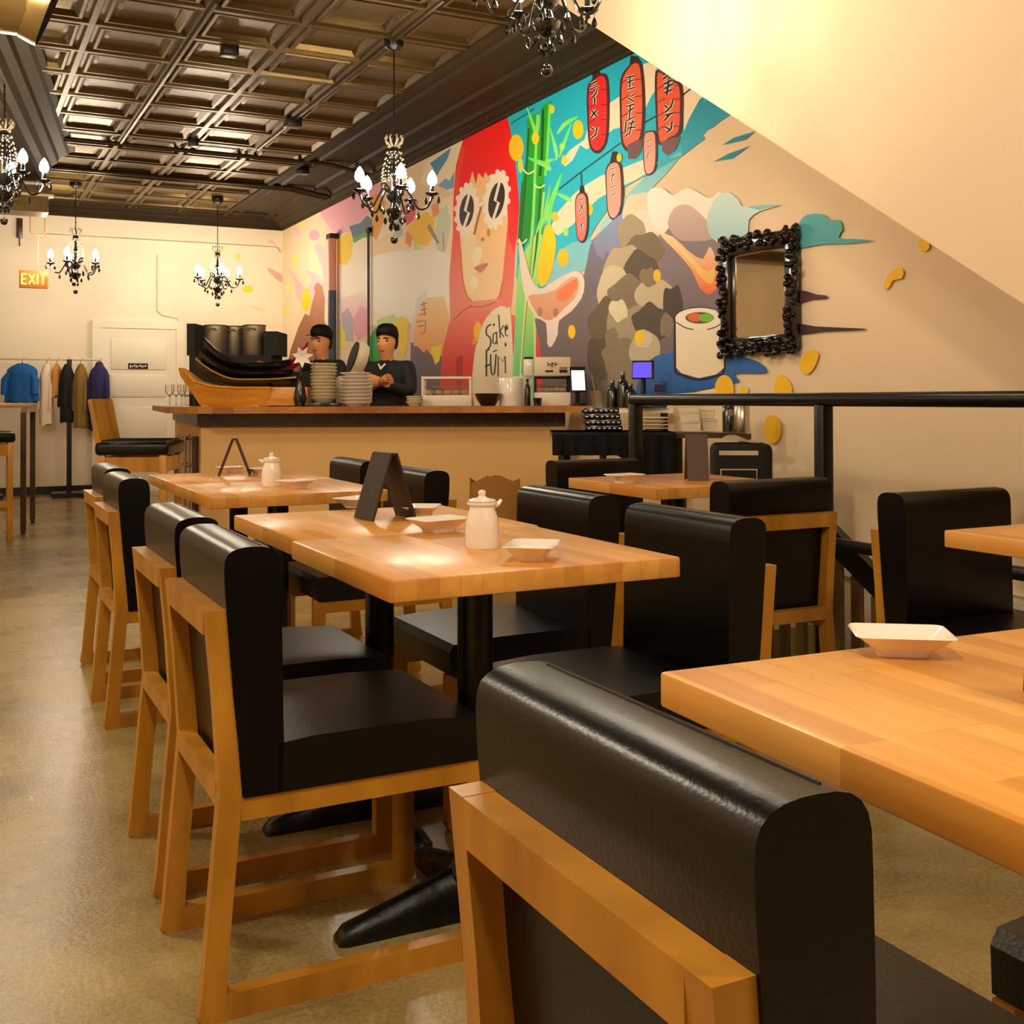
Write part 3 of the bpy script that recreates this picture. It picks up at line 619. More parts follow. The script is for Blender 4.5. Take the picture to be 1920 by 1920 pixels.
def dish(u, v, rz, lb, sc=1, z=.7502):
    p = onz(u, v, z); o = link('soy_dish', dm, None, (p.x, p.y, z), rz); o.scale = (sc,)*3; return tag(o, lb, 'dish', DG)
dish(1690, 1226, -.62, 'white rectangular sauce dish on the large table at the lower right', .88)
dish(998, 1049, .9, 'white sauce dish in front of the tall white bottle, near the table edge')
dish(822, 996, .2, 'white sauce dish on the middle table behind the tall white bottle')
dish(792, 968, 1.0, 'white sauce dish beside the foot of the standing menu', .9)
dish(668, 951, .5, 'white sauce dish half hidden left of the nearer standing menu', .9)
dish(555, 915, .3, 'white sauce dish in front of the smaller white bottle', .9)
dish(490, 890, .6, 'white sauce dish between the far menu and the smaller bottle', .9)
dish(432, 886, .2, 'white sauce dish behind the far standing menu', .8)
dish(1171, 905, .1, 'white sauce dish on the small table by the railing')
def soy(u, v, s, lb, rz=0):
    p = onz(u, v, .7502); t = thing('soy_sauce_bottle', lb, 'bottle', (p.x, p.y, .7502), rz, 'white soy sauce bottles')
    bm = B(); lathe(bm, [(0, 0), (.040, 0), (.041, .004), (.041, .05), (.038, .075), (.032, .092), (.031, .099), (.037, .105), (.037, .110), (.030, .112), (0, .112)], seg=28); obj('body', bm, 'ceramic', t)
    bm = B(); lathe(bm, [(.034, .1122), (.033, .116), (.012, .121), (.008, .125), (.010, .134), (.006, .139), (0, .140)], seg=20); obj('lid', bm, 'ceramic', t)
    bm = B(); tube(bm, [(-.034, 0, .100), (-.044, 0, .104), (-.052, 0, .113)], [.007, .006, .004], 8); obj('spout', bm, 'ceramic', t)
    t.scale = (s,)*3
soy(904, 1026, .86, 'tall white ceramic soy bottle on the middle table', PI)
soy(509, 911, .86, 'smaller white ceramic soy bottle on the second pair of tables')
def menu(u, v, h, spread, wid, rz, lb, m='menu', z=.7502, lift=0):
    p = onz(u, v, z); t = thing('menu_stand', lb, 'menu', (p.x, p.y, z), rz, 'standing folded menus')
    for s in (-1, 1):
        bm = B(); a = Vector((s*spread, 0, 0)); b = Vector((s*.004, 0, h)); n = Vector((h, 0, -s*spread*1.0)); n = Vector((s*h, 0, spread)).normalized()*.006
        for y0 in (0,):
            q = [bm.verts.new(x) for y in (-wid/2, wid/2) for x in (a+Vector((0, y, 0)), b+Vector((0, y, 0)), b+Vector((0, y, 0))+n, a+Vector((0, y, 0))+n)]
            bm.faces.new(q[:4]); bm.faces.new(q[4:][::-1])
            for i in range(4): bm.faces.new((q[i], q[(i+1) % 4], q[4+(i+1) % 4], q[4+i]))
        obj('cover', bm, m, t)
    bm = B(); bx(bm, (0, 0, h-.001), (.018, wid*.98, .008), bev=.003); obj('spine', bm, m, t)
    return t
menu(722, 972, .170, .058, .110, .10, 'dark brown standing menu folded like a tent on the paired tables')
menu(440, 892, .150, .060, .055, -.34, 'dark standing menu folded like a tent on the far tables')
menu(1306, 899, .170, .045, .080, 1.1, 'brown speckled standing menu on the small table by the railing', 'menub')
menu(2034, 1318, .12, .03, .10, .9, 'dark menu edge just showing at the right edge on the large table')

# ------------------------------------------------------------------ railing and stair
t = thing('stair_railing', 'black iron pipe railing with a mid rail guarding the stair opening', 'railing', (XR, 4.34, 0))
def rloc(*p): return [(0, y-4.34, z) for y, z in p]
bm = B(); tube(bm, rloc((4.36, 1.055), (-3, 1.055)), .026, 14); obj('top_rail', bm, 'dark', t)
bm = B(); tube(bm, rloc((3.11, .535), (-3, .535)), .022, 12); obj('mid_rail', bm, 'dark', t)
for y in (4.34, 3.10, 1.2, -.8, -2.6):
    bm = B(); bx(bm, (0, y-4.34, .52), (.05, .05, 1.03), bev=.004); tube(bm, [(0, y-4.34, 0), (0, y-4.34, .012)], .055, 16); obj('post', bm, 'dark', t)
bm = B()
for k in range(9):
    y = 3.9-k*.27; z = -.18*(k+1); slab(XR+.06, XW-.002, y-.27, y, z-.19, z)
struct('trim_8', bm, 'apron')
t = thing('stair_banister', 'dark sloping handrail on slatted balusters going down the stairs behind the railing', 'banister', (XR+.14, 3.3, -.2))
bm = B(); prism(bm, [(-.02, .0), (.02, 0), (.02, .10), (-.02, .10)], lambda p, q: (p[0], q, .74+q*.62*1+p[1]), 0.05, -1.5); obj('handrail', bm, 'dark', t)
for k in range(-7, 14):
    y = -.02-k*.1; zt = .74+y*.62 if k >= 0 else .68
    bm = B(); bx(bm, (0, y, zt/2-.28), (.022, .045, zt+.56)); obj('baluster', bm, 'slat', t)

# ------------------------------------------------------------------ mirror
a, b = onx(1350, 455, XW-.03), onx(1497, 660, XW-.03)
my0, my1, mz0, mz1 = b.y+.0, a.y+.0, 1.285, 1.905
cy, cz = (my0+my1)/2, (mz0+mz1)/2
t = thing('wall_mirror', 'small upright mirror in a knobbly black baroque frame on the mural wall', 'mirror', (XW, cy, cz))
hy, hz = (my1-my0)/2, (mz1-mz0)/2
bm = B()
for s in (-1, 1):
    bx(bm, (-.02, s*(hy-.05), 0), (.04, .09, hz*2-.03), bev=.012); bx(bm, (-.02, 0, s*(hz-.05)), (.04, hy*2-.03, .09), bev=.012)
ny, nz = 11, 12
spots = [(-hy+.03+(2*hy-.06)*i/ny, s*(hz-.035)) for i in range(ny+1) for s in (-1, 1)]+[(s*(hy-.035), -hz+.03+(2*hz-.06)*i/nz) for i in range(nz+1) for s in (-1, 1)]
for y, z in spots:
    for k in range(4):
        ball(bm, (-.035-random.random()*.018, y+random.uniform(-.034, .034), z+random.uniform(-.034, .034)), random.uniform(.013, .024), 8, mi=0)
obj('frame', bm, 'lacq', t)
bm = B(); bx(bm, (-.012, 0, 0), (.008, (hy-.085)*2, (hz-.085)*2)); obj('mirror_glass', bm, 'mirror', t)

# ------------------------------------------------------------------ chandeliers
def crystal_mesh():
    bm = B(); lathe(bm, [(0, -.048), (.010, -.036), (.012, -.026), (.006, -.008), (.001, 0), (.001, .012)], seg=8); return mesh('crystal_drop', bm, 'crystal', 10)
CRY = crystal_mesh()
bm = B(); lathe(bm, [(0, 0), (.012, .002), (.026, .016), (.030, .034), (.024, .060), (.010, .085), (0, .096)], seg=14); BULBM = mesh('bulb', bm, 'bulb')
bm = B(); lathe(bm, [(.006, -.030), (.012, -.026), (.008, -.016), (.036, -.004), (.044, .004), (.042, .006), (.014, .004), (.012, .008), (.012, .052), (0, .052)], seg=16); CUPM = mesh('candle_cup', bm, 'crystal', 50)
bm = B()
prof = [(0, .23), (.008, .19), (.004, .17), (.004, .16)]
NARM = 5
R0 = .235
def arm_mesh():
    bm = B(); pts = spline([(.02, .30), (.07, .335), (.105, .29), (.15, .215), (.205, .225), (R0, .285)], 5, False)
    tube(bm, [(p[0], 0, p[1]) for p in pts], .0065, 8); pts = spline([(.03, .31), (.05, .36), (.085, .365), (.085, .335), (.07, .335)], 4, False)
    tube(bm, [(p[0], 0, p[1]) for p in pts], .005, 6); return mesh('arm', bm, 'crystal')
ARMM = arm_mesh()
bm = B(); lathe(bm, [(0, .145), (.02, .15), (.05, .185), (.055, .205), (.03, .22), (.02, .25), (.045, .275), (.05, .295), (.03, .315), (.014, .33), (.013, .40), (.024, .415), (.028, .44), (.013, .47), (.011, .53), (.028, .55), (.032, .575), (.02, .60), (.006, .62), (.004, .66)], seg=16); BODYM = mesh('column', bm, 'crystal', 40)
bm = B()
for k in range(8):
    a = 2*PI*k/8; c, s = math.cos(a), math.sin(a)
    tube(bm, [(.015*c, .015*s, .60), (.05*c, .05*s, .625), (.058*c, .058*s, .65), (.046*c, .046*s, .665)], [.006, .006, .005, .008], 6)
CROWNM = mesh('crown', bm, 'glassy')
bm = B()
for k in range(10):
    a = 2*PI*k/10; c, s = math.cos(a), math.sin(a)
    for j in range(9): q = j/8; ball(bm, ((.05+.035*math.sin(PI*q*.8))*c*(1-.3*(1-q)), (.05+.035*math.sin(PI*q*.8))*s*(1-.3*(1-q)), .60-.22*q-.03*math.sin(PI*q)), .0062, 6)
CHAINM = mesh('bead_swag', bm, 'glassy')
bm = B(); tube(bm, [(0, 0, .0), (0, 0, .045)], .001, 5); ball(bm, (0, 0, 0), .024, 16); BALLM = mesh('ball_drop', bm, 'crystal')
def chandelier(x, y, zb, phase, lb):
    t = thing('chandelier', lb, 'chandelier', (x, y, zb), phase, 'black crystal chandeliers')
    zt = ZC-zb-.012
    bm = B(); lathe(bm, [(0, zt-.075), (.03, zt-.07), (.055, zt-.05), (.06, zt-.03), (.062, zt), (0, zt)], seg=18); obj('canopy', bm, 'dark', t)
    bm = B(); tube(bm, [(0, 0, .66), (0, 0, zt-.07)], .0045, 6); n = int((zt-.75)/.05)
    for k in range(n): ball(bm, (0, 0, .68+k*.05), .008, 6, (1, .6, 1.6))
    obj('chain', bm, 'dark', t)
    link('column', BODYM, t); link('crown', CROWNM, t); link('bead_swag', CHAINM, t); link('ball_drop', BALLM, t, (0, 0, .024))
    for k in range(NARM):
        a = 2*PI*k/NARM
        ar = link('arm', ARMM, t, (0, 0, 0), a)
        link('candle_cup', CUPM, ar, (R0, 0, .305)); link('bulb', BULBM, ar, (R0, 0, .357))
        link('crystal_drop', CRY, ar, (R0-.038, 0, .285)); link('crystal_drop', CRY, ar, (R0+.040, 0, .292)); link('crystal_drop', CRY, ar, (.15, 0, .196))
        a2 = a+PI/NARM
        link('crystal_drop', CRY, t, (.055*math.cos(a2), .055*math.sin(a2), .165)); link('crystal_drop', CRY, t, (.09*math.cos(a), .09*math.sin(a), .235)); link('crystal_drop', CRY, t, (.025*math.cos(a), .025*math.sin(a), .125))
    return t
chandelier(2.03, 3.68, 2.285, .3, 'black crystal chandelier cut off by the top edge, before the white stair wall')
chandelier(2.465, 6.42, 2.02, .75, 'black crystal chandelier glowing in front of the mural, left of the painted red-haired woman')
chandelier(.33, 7.7, 2.17, .1, 'black crystal chandelier cut off by the left edge beside the bulkhead')
chandelier(1.178, 12.05, 2.14, .5, 'small far black chandelier near the exit sign on the back wall')
chandelier(2.676, 12.38, 2.09, .9, 'small far black chandelier above the door, right of the other far one')

# ------------------------------------------------------------------ ceiling pipes, boxes, duct
def pipe(name, pts, r, lb, m='tinb'):
    bm = B(); tube(bm, pts, r, 8); return tag(obj(name, bm, m), lb, 'pipe', 'pipes under the tin ceiling')
zp = ZC-.035
pipe('ceiling_pipe', [(1.335, 6.2, zp), (1.335, 9.95, zp)], .013, 'thin dark conduit running away along a ceiling rib, left of the ceiling box')
pipe('ceiling_pipe', [(2.447, 5.6, zp), (2.447, 9.7, zp)], .013, 'thin dark conduit running away along the ceiling rib above the mural chandelier')
pipe('ceiling_pipe', [(-2.2, 10.02, zp), (2.9, 10.02, zp), (3.2, 10.02, zp-.0), (3.6, 10.02, 3.2)], .019, 'nearest of the dark pipes crossing the ceiling near the back')
pipe('ceiling_pipe', [(-2.2, 11.3, zp), (3.2, 11.3, zp), (3.62, 11.3, 3.2)], .022, 'middle dark pipe crossing the ceiling in front of the far chandeliers')
pipe('ceiling_pipe', [(-2.2, 11.42, zp), (3.2, 11.42, zp), (3.62, 11.42, 3.2)], .019, 'furthest dark pipe crossing the ceiling in front of the far chandeliers')
def jbox(u, v, s, lb):
    p = onz(u, v, ZC-.04); bm = B(); bx(bm, (0, 0, 0), (s, s, .07), bev=.006); tag(obj('junction_box', bm, 'dark', None, (p.x, p.y, ZC-.045)), lb, 'box', 'black boxes on the ceiling')
jbox(430, 93, .10, 'black square box hanging in the middle of a ceiling panel'); jbox(549, 229, .12, 'black box on the ceiling rib left of the mural chandelier'); jbox(568, 319, .10, 'black box where the pipe meets the right of the ceiling'); jbox(362, 266, .08, 'small black box on the ceiling pipe in the centre')
ax = Vector((1, -.02, 0)).normalized(); sx = Vector((-ax.y, ax.x, 0)); c0 = P(104, -4, 5.4)
t = thing('air_duct', 'shiny round air duct ending at the top left under the ceiling', 'duct', c0)
bm = B(); rr = []
for d in (-2.6, -1.3, -.65, -.64, -.62, -.61, -.14, -.08, -.02, 0):
    R = .2*{-.64: 1.03, -.62: 1.03, -.08: 1.02, -.02: 1.16, 0: 1.18}.get(d, 1)
    rr.append([bm.verts.new(ax*(d+(.09*math.sin(2*PI*k/28) if d > -.1 else 0))+sx*R*math.cos(2*PI*k/28)+Vector((0, 0, R*math.sin(2*PI*k/28)))) for k in range(28)])
for q, r in zip(rr, rr[1:]):
    for k in range(28): bm.faces.new((q[k], q[(k+1) % 28], r[(k+1) % 28], r[k]))
obj('duct_shell', bm, 'duct', t)
bm = B(); rr = []
for d in (-.9, -.14, 0.002):
    rr.append([bm.verts.new(ax*(d+(.09*math.sin(2*PI*k/28) if d > -.1 else 0))+sx*(.196 if d < -.1 else .232)*math.cos(2*PI*k/28)+Vector((0, 0, (.196 if d < -.1 else .232)*math.sin(2*PI*k/28)))) for k in range(28)])
for q, r in zip(rr, rr[1:]):
    for k in range(28): bm.faces.new((q[k], q[(k+1) % 28], r[(k+1) % 28], r[k]))
bm.faces.new(rr[0]); obj('duct_inner_shade', bm, 'inner', t)  # dark sheet stands in for the shade inside the duct
for d in (-.42, -.28):
    bm = B(); tube(bm, [ax*d+sx*.205*math.cos(a*PI/12)+Vector((0, 0, .205*math.sin(a*PI/12))) for a in range(0, -13, -1)], .004, 6)
    for s in (-1, 1): tube(bm, [ax*d+sx*.205*s, ax*d+sx*.205*s+Vector((0, 0, ZC-c0.z-.005))], .004, 6)
    obj('hanging_strap', bm, 'tinb', t)
# painted pipes standing on the mural wall
def wpipe(u, v0, v1, vm, cols, r, lb):
    p0, p1 = onx(u, v0, XW-r-.01), onx(u, v1, XW-r-.01); t = thing('wall_pipe', lb, 'pipe', (XW-r-.012, p0.y, p1.z))
    zs = [p0.z]+[onx(u, v, XW-r-.01).z for v in vm]+[p1.z]
    for a, b, c in zip(zs, zs[1:], cols):
        bm = B(); tube(bm, [(0, 0, a-p1.z), (0, 0, b-p1.z)], r, 12); obj('painted_length', bm, c, t)
    bm = B(); bx(bm, (.01, 0, p0.z-p1.z-.02), (r*2+.02, r*2+.05, .05)); obj('bracket', bm, 'dark', t)
wpipe(623, 440, 760, (545,), ('pinkp', 'bluepipe'), .045, 'thick painted pipe on the mural wall, pink above and slate below')
wpipe(691, 428, 760, (500, 527), ('plum', 'bluepipe', 'plum'), .013, 'thin dark painted pipe on the mural wall beside the standing cook')
# exit sign
p = P(63, 524, 11.3)
t = thing('exit_sign', 'orange lit exit sign hanging on a cord at the far left', 'sign', p, -.05)
bm = B(); bx(bm, (0, 0, 0), (.27, .06, .18), bev=.008); obj('sign_box', bm, 'exitb', t)
bm = B()
def st(a, b, wd=.014):
    a, b = Vector((a[0], -.033, a[1])), Vector((b[0], -.033, b[1])); d = (b-a); L_ = d.length; an = math.atan2(d.z, d.x)
    bx(bm, (a+b)/2, (L_+wd*.7, .006, wd), Matrix.Rotation(-an, 3, 'Y')) if False else bx(bm, (0, 0, 0), (.001, .001, .001))
    q = [Vector((-d.z, 0, d.x)).normalized()*wd/2]; n = q[0]
    vs = [bm.verts.new(x+Vector((0, o, 0))) for o in (0, -.004) for x in (a-n, b-n, b+n, a+n)]
    for f in ((0, 1, 2, 3), (7, 6, 5, 4), (0, 4, 5, 1), (1, 5, 6, 2), (2, 6, 7, 3), (3, 7, 4, 0)): bm.faces.new([vs[i] for i in f])
for a, b in (((-.11, -.05), (-.11, .05)), ((-.11, .05), (-.065, .05)), ((-.11, 0), (-.07, 0)), ((-.11, -.05), (-.065, -.05)), ((-.045, -.05), (.01, .05)), ((-.045, .05), (.01, -.05)), ((.035, -.05), (.035, .05)), ((.06, .05), (.115, .05)), ((.0875, .05), (.0875, -.05))): st(a, b)
obj('exit_lettering', bm, 'exit', t)
bm = B(); tube(bm, [(.04, 0, .09), (.04, 0, .46)], .005, 6)
tube(bm, [(-.03, 0, .70), (-.03, 0, .49), (-.01, 0, .46), (.09, 0, .46), (.11, 0, .49), (.11, 0, .70)], .010, 6); tube(bm, [(-.03, 0, .69), (-.03, 0, ZC-p.z-.33)], .006, 6); obj('hanger', bm, 'cord', t)
bm = B(); p = ony(37, 428, YB-.02); bx(bm, (0, 0, 0), (.06, .03, .22), bev=.005); tube(bm, [(0, 0, -.1), (0, 0, -.2)], .006); tag(obj('wall_box', bm, 'apron', None, (p.x, YB-.017, p.z)), 'small dark brown box high on the back wall at the far left', 'box')

# ------------------------------------------------------------------ sushi bar
FH = Vector((math.sin(YAW), math.cos(YAW), 0)); RH = Vector((math.cos(YAW), -math.sin(YAW), 0)); BZ = -YAW
def D(u, d):                                   # floor-plan point seen at column u, d metres in
    q = P(u, 748, d); return Vector((q.x, q.y, 0))
ZB = 1.017
C1, C2, C3 = D(377, 7.25), D(1086, 7.25), D(328, 10.1)
C2.x = min(C2.x, XW-.16)
sd = (C3-C1).normalized(); sn = Vector((sd.y, -sd.x, 0))
t = thing('sushi_bar', 'long sushi bar with cream panelled front and dark-edged oak top across the room', 'counter', C1)
wall_poly = [C1, C2, C2+FH*.10, C1+FH*.10+RH*.115, C3+sn*.12, C3]
wp = [p-C1 for p in wall_poly]
bm = B(); prism(bm, wp, lambda p, z: (p.x, p.y, z), 0, .884); obj('front_panel', bm, 'panel', t)
ap = [C1-FH*.02-RH*.02, C2-FH*.02, C2+FH*.14, C1+FH*.14+RH*.16, C3+sn*.16, C3-sn*.02]
bm = B(); prism(bm, [p-C1 for p in ap], lambda p, z: (p.x, p.y, z), .884, .975); obj('dark_edge', bm, 'apron', t)
A0, A1 = D(310, 7.28), D(372, 6.93); A2 = D(1113, 6.90); A3 = A2+FH*.62; A3.x = min(A3.x, XW-.04)
sl = [A0, A1, A2, A3, D(500, 7.52), D(500, 7.52)+sd*2.6, A0+sd*2.3]
bm = B(); vs = prism(bm, [p-C1 for p in sl], lambda p, z: (p.x, p.y, z), .975, ZB); bevel_all(bm, .004, 1); top = obj('counter_top', bm, 'bar', t)
bm = B(); p = D(857, 7.24)-C1; bx(bm, (0, 0, 0), (.075, .012, .12), bev=.003); q = obj('outlet_plate', bm, 'ceramic2', t, (p.x, p.y, .37), BZ)
Zp = lambda v, u, d: P(u, v, d).z

def at_bar(u, d, z=ZB): q = D(u, d); return (q.x, q.y, z)
def boat(name, lb, mats, L, W, H, bow, u, d, z, rz, rim, grp=None, stern=.35):
    t = thing(name, lb, 'boat', at_bar(u, d, z), rz, grp)
    bm = B(); N = 14; prev = None
    for i in range(N+1):
        s = -1+2*i/N; w = W*max(.05, (1-abs(s)**2.6))**.8; sh = H+(bow*max(0, -s-.1)**2.1 if s < 0 else bow*stern*max(0, s-.2)**2); x = s*L+(-.12*L*max(0, -s-.6)*2 if s < 0 else 0)
        kz = .55*(sh-H)+(0 if abs(s) < .7 else (abs(s)-.7)*H*1.4)
        row = [bm.verts.new((x, y, zz)) for y, zz in ((-w, sh), (-w*.9, kz+(sh-kz)*.45), (-w*.62, kz+.004), (0, kz), (w*.62, kz+.004), (w*.9, kz+(sh-kz)*.45), (w, sh), (w*.86, sh), (w*.55, kz+(sh-kz)*.4), (0, kz+(sh-kz)*.35), (-w*.55, kz+(sh-kz)*.4), (-w*.86, sh))]
        if prev:
            for k in range(12): bm.faces.new((prev[k], prev[(k+1) % 12], row[(k+1) % 12], row[k]))
        else: bm.faces.new(row[::-1])
        prev = row
    bm.faces.new(prev); obj('hull', bm, mats, t, ang=40)
    for s in (-1, 1):
        bm = B(); pts = []
        for i in range(N+1):
            q = -1+2*i/N; w = W*max(.05, (1-abs(q)**2.6))**.8; sh = H+(bow*max(0, -q-.1)**2.1 if q < 0 else bow*stern*max(0, q-.2)**2); pts.append((q*L+(-.12*L*max(0, -q-.6)*2 if q < 0 else 0), s*w*1.02, sh-.006))
        tube(bm, pts, .006, 6); obj('gunwale', bm, rim, t)
    return t
b = thing('serving_boat', 'pine wooden serving boat with a high prow at the left end of the bar', 'boat', at_bar(455, 7.15), BZ)
bm = B(); va = []
side = [(-.25, .0), (.18, .0), (.20, .125), (.0, .125), (-.18, .138), (-.28, .165), (-.36, .235), (-.385, .25), (-.41, .25), (-.395, .20)]
for sy in (-1, 1): va.append([bm.verts.new((x, sy*(.06+.05*min(1, z/.12))*(1 if x > -.26 else max(.16, 1+(x+.26)*5.6)), z)) for x, z in side])
n_ = len(side); bm.faces.new(va[0][::-1]); bm.faces.new(va[1])
for k in range(n_): bm.faces.new((va[0][k], va[0][(k+1) % n_], va[1][(k+1) % n_], va[1][k]))
obj('hull', bm, 'boat', b)
for sy in (-1, 1):
    bm = B(); tube(bm, [(x, sy*.112*(1 if x > -.26 else max(.16, 1+(x+.26)*5.6)), z+.002) for x, z in ((.2, .118), (0, .118), (-.18, .130), (-.28, .157), (-.36, .225))], .007, 6); obj('gunwale', bm, 'boat', b)
bm = B(); bx(bm, (.30, 0, .065), (.26, .15, .12), bev=.004); obj('stern_box', bm, 'boat', b)
for x in (-.22, .1):
    bm = B(); bx(bm, (x, 0, .006), (.05, .16, .012)); obj('runner', bm, 'boat', b)
BG = 'lacquer serving boats stacked on the wooden boat'
boat('serving_boat', 'lowest black lacquer boat with gold trim, lying in the wooden boat', 'lacq', .31, .075, .05, .17, 466, 7.15, ZB+.130, BZ, 'gold', BG, .12)
boat('serving_boat', 'middle black lacquer boat of the pile on the wooden boat', 'lacq', .29, .07, .05, .19, 466, 7.17, ZB+.180, BZ, 'lacq', BG, .15)
boat('serving_boat', 'topmost black lacquer boat of the pile, its prow highest', 'lacq', .27, .065, .05, .21, 468, 7.19, ZB+.232, BZ, 'lacq', BG, .2)
boat('serving_boat', 'red lacquer boat pointing up behind the pile of black boats', 'lacqr', .16, .05, .05, .18, 528, 7.38, ZB+.235, BZ+PI, 'lacqr', BG, .2)
# the red boat rests on a black box
bm = B(); bx(bm, (0, 0, .115), (.36, .16, .23), bev=.006); tag(obj('black_box', bm, 'cloth', None, at_bar(532, 7.42), BZ), 'black box behind the boats carrying the red boat', 'box')
# cabinet with stock pots
t = thing('black_cabinet', 'black open-topped cabinet on the bar holding the steel stock pots', 'cabinet', at_bar(444, 8.55), BZ)
bm = B(); bx(bm, (0, 0, .19), (.62, .40, .38), bev=.006); obj('body', bm, 'cloth', t)
for s in (-1, 1):
    bm = B(); bx(bm, (s*.30, 0, .50 if s < 0 else .47), (.06 if s < 0 else .10, .38, .24 if s < 0 else .18)); obj('side_board', bm, 'cloth', t)
for k, (u, d, lb) in enumerate(((404, 8.5, 'left steel stock pot in the black cabinet'), (440, 8.62, 'middle steel stock pot in the black cabinet'), (477, 8.5, 'right steel stock pot in the black cabinet'))):
    t = thing('stock_pot', lb, 'pot', at_bar(u, d, ZB+.382), BZ+PI/2, 'steel stock pots'); r = .085
    bm = B(); lathe(bm, [(0, 0), (r-.004, 0), (r, .006), (r, .225), (r+.006, .230), (r+.004, .234), (r-.004, .230), (r-.005, .02), (0, .02)], seg=28); obj('pot_body', bm, 'steel2', t)
    for s in (-1, 1):
        bm = B(); tube(bm, [(s*(r-.002), -.03, .19), (s*(r+.03), -.028, .20), (s*(r+.03), .028, .20), (s*(r-.002), .03, .19)], .005, 6); obj('pot_handle', bm, 'steel', t)
# flower
t = thing('flower_vase', 'white lily in a dark vase between the boats and the plates', 'flower', at_bar(563, 7.08), 0)
bm = B(); lathe(bm, [(0, 0), (.035, 0), (.045, .05), (.03, .13), (.02, .17), (.026, .19), (.018, .19), (.014, .15), (0, .14)], seg=16); obj('vase', bm, 'lacq', t)
bm = B(); tube(bm, [(0, 0, .14), (.005, -.005, .24), (0, -.02, .30)], .004, 6); obj('stem', bm, 'leaf', t)
c = Vector((0, -.03, .315))
for k in range(7):
    bm = B(); a = 2*PI*k/7+.2; e = Vector((math.cos(a)*RH.x*.07, math.cos(a)*RH.y*.07-.025, math.sin(a)*.07)); s = Vector((-math.sin(a)*RH.x, -math.sin(a)*RH.y, math.cos(a)))*.016
    v = [bm.verts.new(x) for x in (c, c+e*.5+s, c+e, c+e*.5-s)]; u2 = [bm.verts.new(x.co+Vector((.0, .006, 0))) for x in v]
    bm.faces.new(v); bm.faces.new(u2[::-1])
    for i in range(4): bm.faces.new((v[i], v[(i+1) % 4], u2[(i+1) % 4], u2[i]))
    obj('petal', bm, 'petal', t)
# stacks of plates
def plate_mesh(r, h, m):
    bm = B(); lathe(bm, [(0, 0), (r*.55, 0), (r*.6, .004), (r*.93, h*.8), (r, h), (r*.97, h+.003), (r*.88, h*.9), (r*.55, .009), (0, .009)], seg=24); return mesh('plate', bm, m)
def stack(u, d, r, h, n, step, m, lb, grp, z=ZB, nm='plate'):
    me = plate_mesh(r, h, m); q = D(u, d)
    for k in range(n):
        where = 'topmost' if k == n-1 else 'lowest' if k == 0 else '%s from the bottom' % ('second third fourth fifth sixth seventh eighth ninth tenth eleventh'.split()[k-1])
        tag(link(nm, me, None, (q.x+random.uniform(-.004, .004), q.y+random.uniform(-.004, .004), z+k*step)), '%s, %s' % (lb, where), nm.split('_')[-1], grp)
bm = B(); bx(bm, (0, 0, .012), (.21, .21, .024), bev=.005); tag(obj('black_tray', bm, 'lacq', None, at_bar(607, 7.12), BZ), 'black tray under the tall stack of ribbed bowls', 'tray')
stack(607, 7.12, .086, .034, 11, .0215, 'ceramic2', 'cream bowl of the tall stack beside the flower', 'tall stack of cream bowls', ZB+.024, 'bowl')
stack(667, 7.13, .100, .026, 9, .0235, 'ceramic', 'pale plate of the stack left of the standing cook', 'stack of pale plates')
# rice cooker with its lid up
t = thing('rice_cooker', 'rice cooker with a dark round lid standing open behind the plates', 'appliance', at_bar(664, 7.42), BZ)
bm = B(); lathe(bm, [(0, 0), (.10, 0), (.12, .03), (.125, .17), (.11, .20), (0, .20)], seg=24); obj('body', bm, 'ceramic2', t)
rot = Matrix.Rotation(-1.25, 3, 'Y') @ Matrix.Rotation(.35, 3, 'X')
bm = B(); lathe(bm, [(0, .03), (.09, .03), (.118, .02), (.12, -.01), (.10, -.05), (.05, -.065), (0, -.068)], seg=24); bmesh.ops.rotate(bm, cent=(0, 0, 0), matrix=rot, verts=bm.verts); bmesh.ops.translate(bm, vec=(.02, 0, .32), verts=bm.verts); obj('lid', bm, 'ceramic2', t)
bm = B(); lathe(bm, [(0, .036), (.104, .036), (.106, .028), (0, .028)], seg=24); bmesh.ops.rotate(bm, cent=(0, 0, 0), matrix=rot, verts=bm.verts); bmesh.ops.translate(bm, vec=(.02, 0, .32), verts=bm.verts); obj('lid_lining', bm, 'inner', t)
# glass display cases
def case(u0, u1, d, h, dep, lb, fm, basem, base_h):
    wd = (u1-u0)*d/FOC; t = thing('display_case', lb, 'case', at_bar((u0+u1)/2, d), BZ)
    bm = B(); bx(bm, (0, dep/2, base_h/2), (wd, dep, base_h), bev=.004); obj('base', bm, basem, t)
    bm = B(); bx(bm, (0, dep/2, h-.008), (wd, dep, .016), bev=.003)
    for sx_ in (-1, 1):
        for y in (.008, dep-.008): bx(bm, (sx_*(wd/2-.008), y, (h+base_h)/2), (.014, .014, h-base_h))
    obj('case_frame', bm, fm, t)
    bm = B(); bx(bm, (0, .004, (h+base_h)/2), (wd-.03, .003, h-base_h-.012)); obj('glass_pane', bm, 'glass', t)
    bm = B(); bx(bm, (0, dep*.6, base_h+(h-base_h)*.45), (wd-.03, dep*.6, .006)); obj('shelf', bm, 'steel2', t)
    bm = B()
    for k in range(5): ball(bm, (-wd/2+.05+k*(wd-.1)/4, dep*.5, base_h+.022), .024, 8, (1.2, .9, .8))
    f = obj('food', bm, 'ceramic2', t); f['kind'] = 'stuff'
    return t
case(790, 884, 7.15, .19, .22, 'white framed glass sushi case on the bar right of the cook', 'white', 'white', .07)
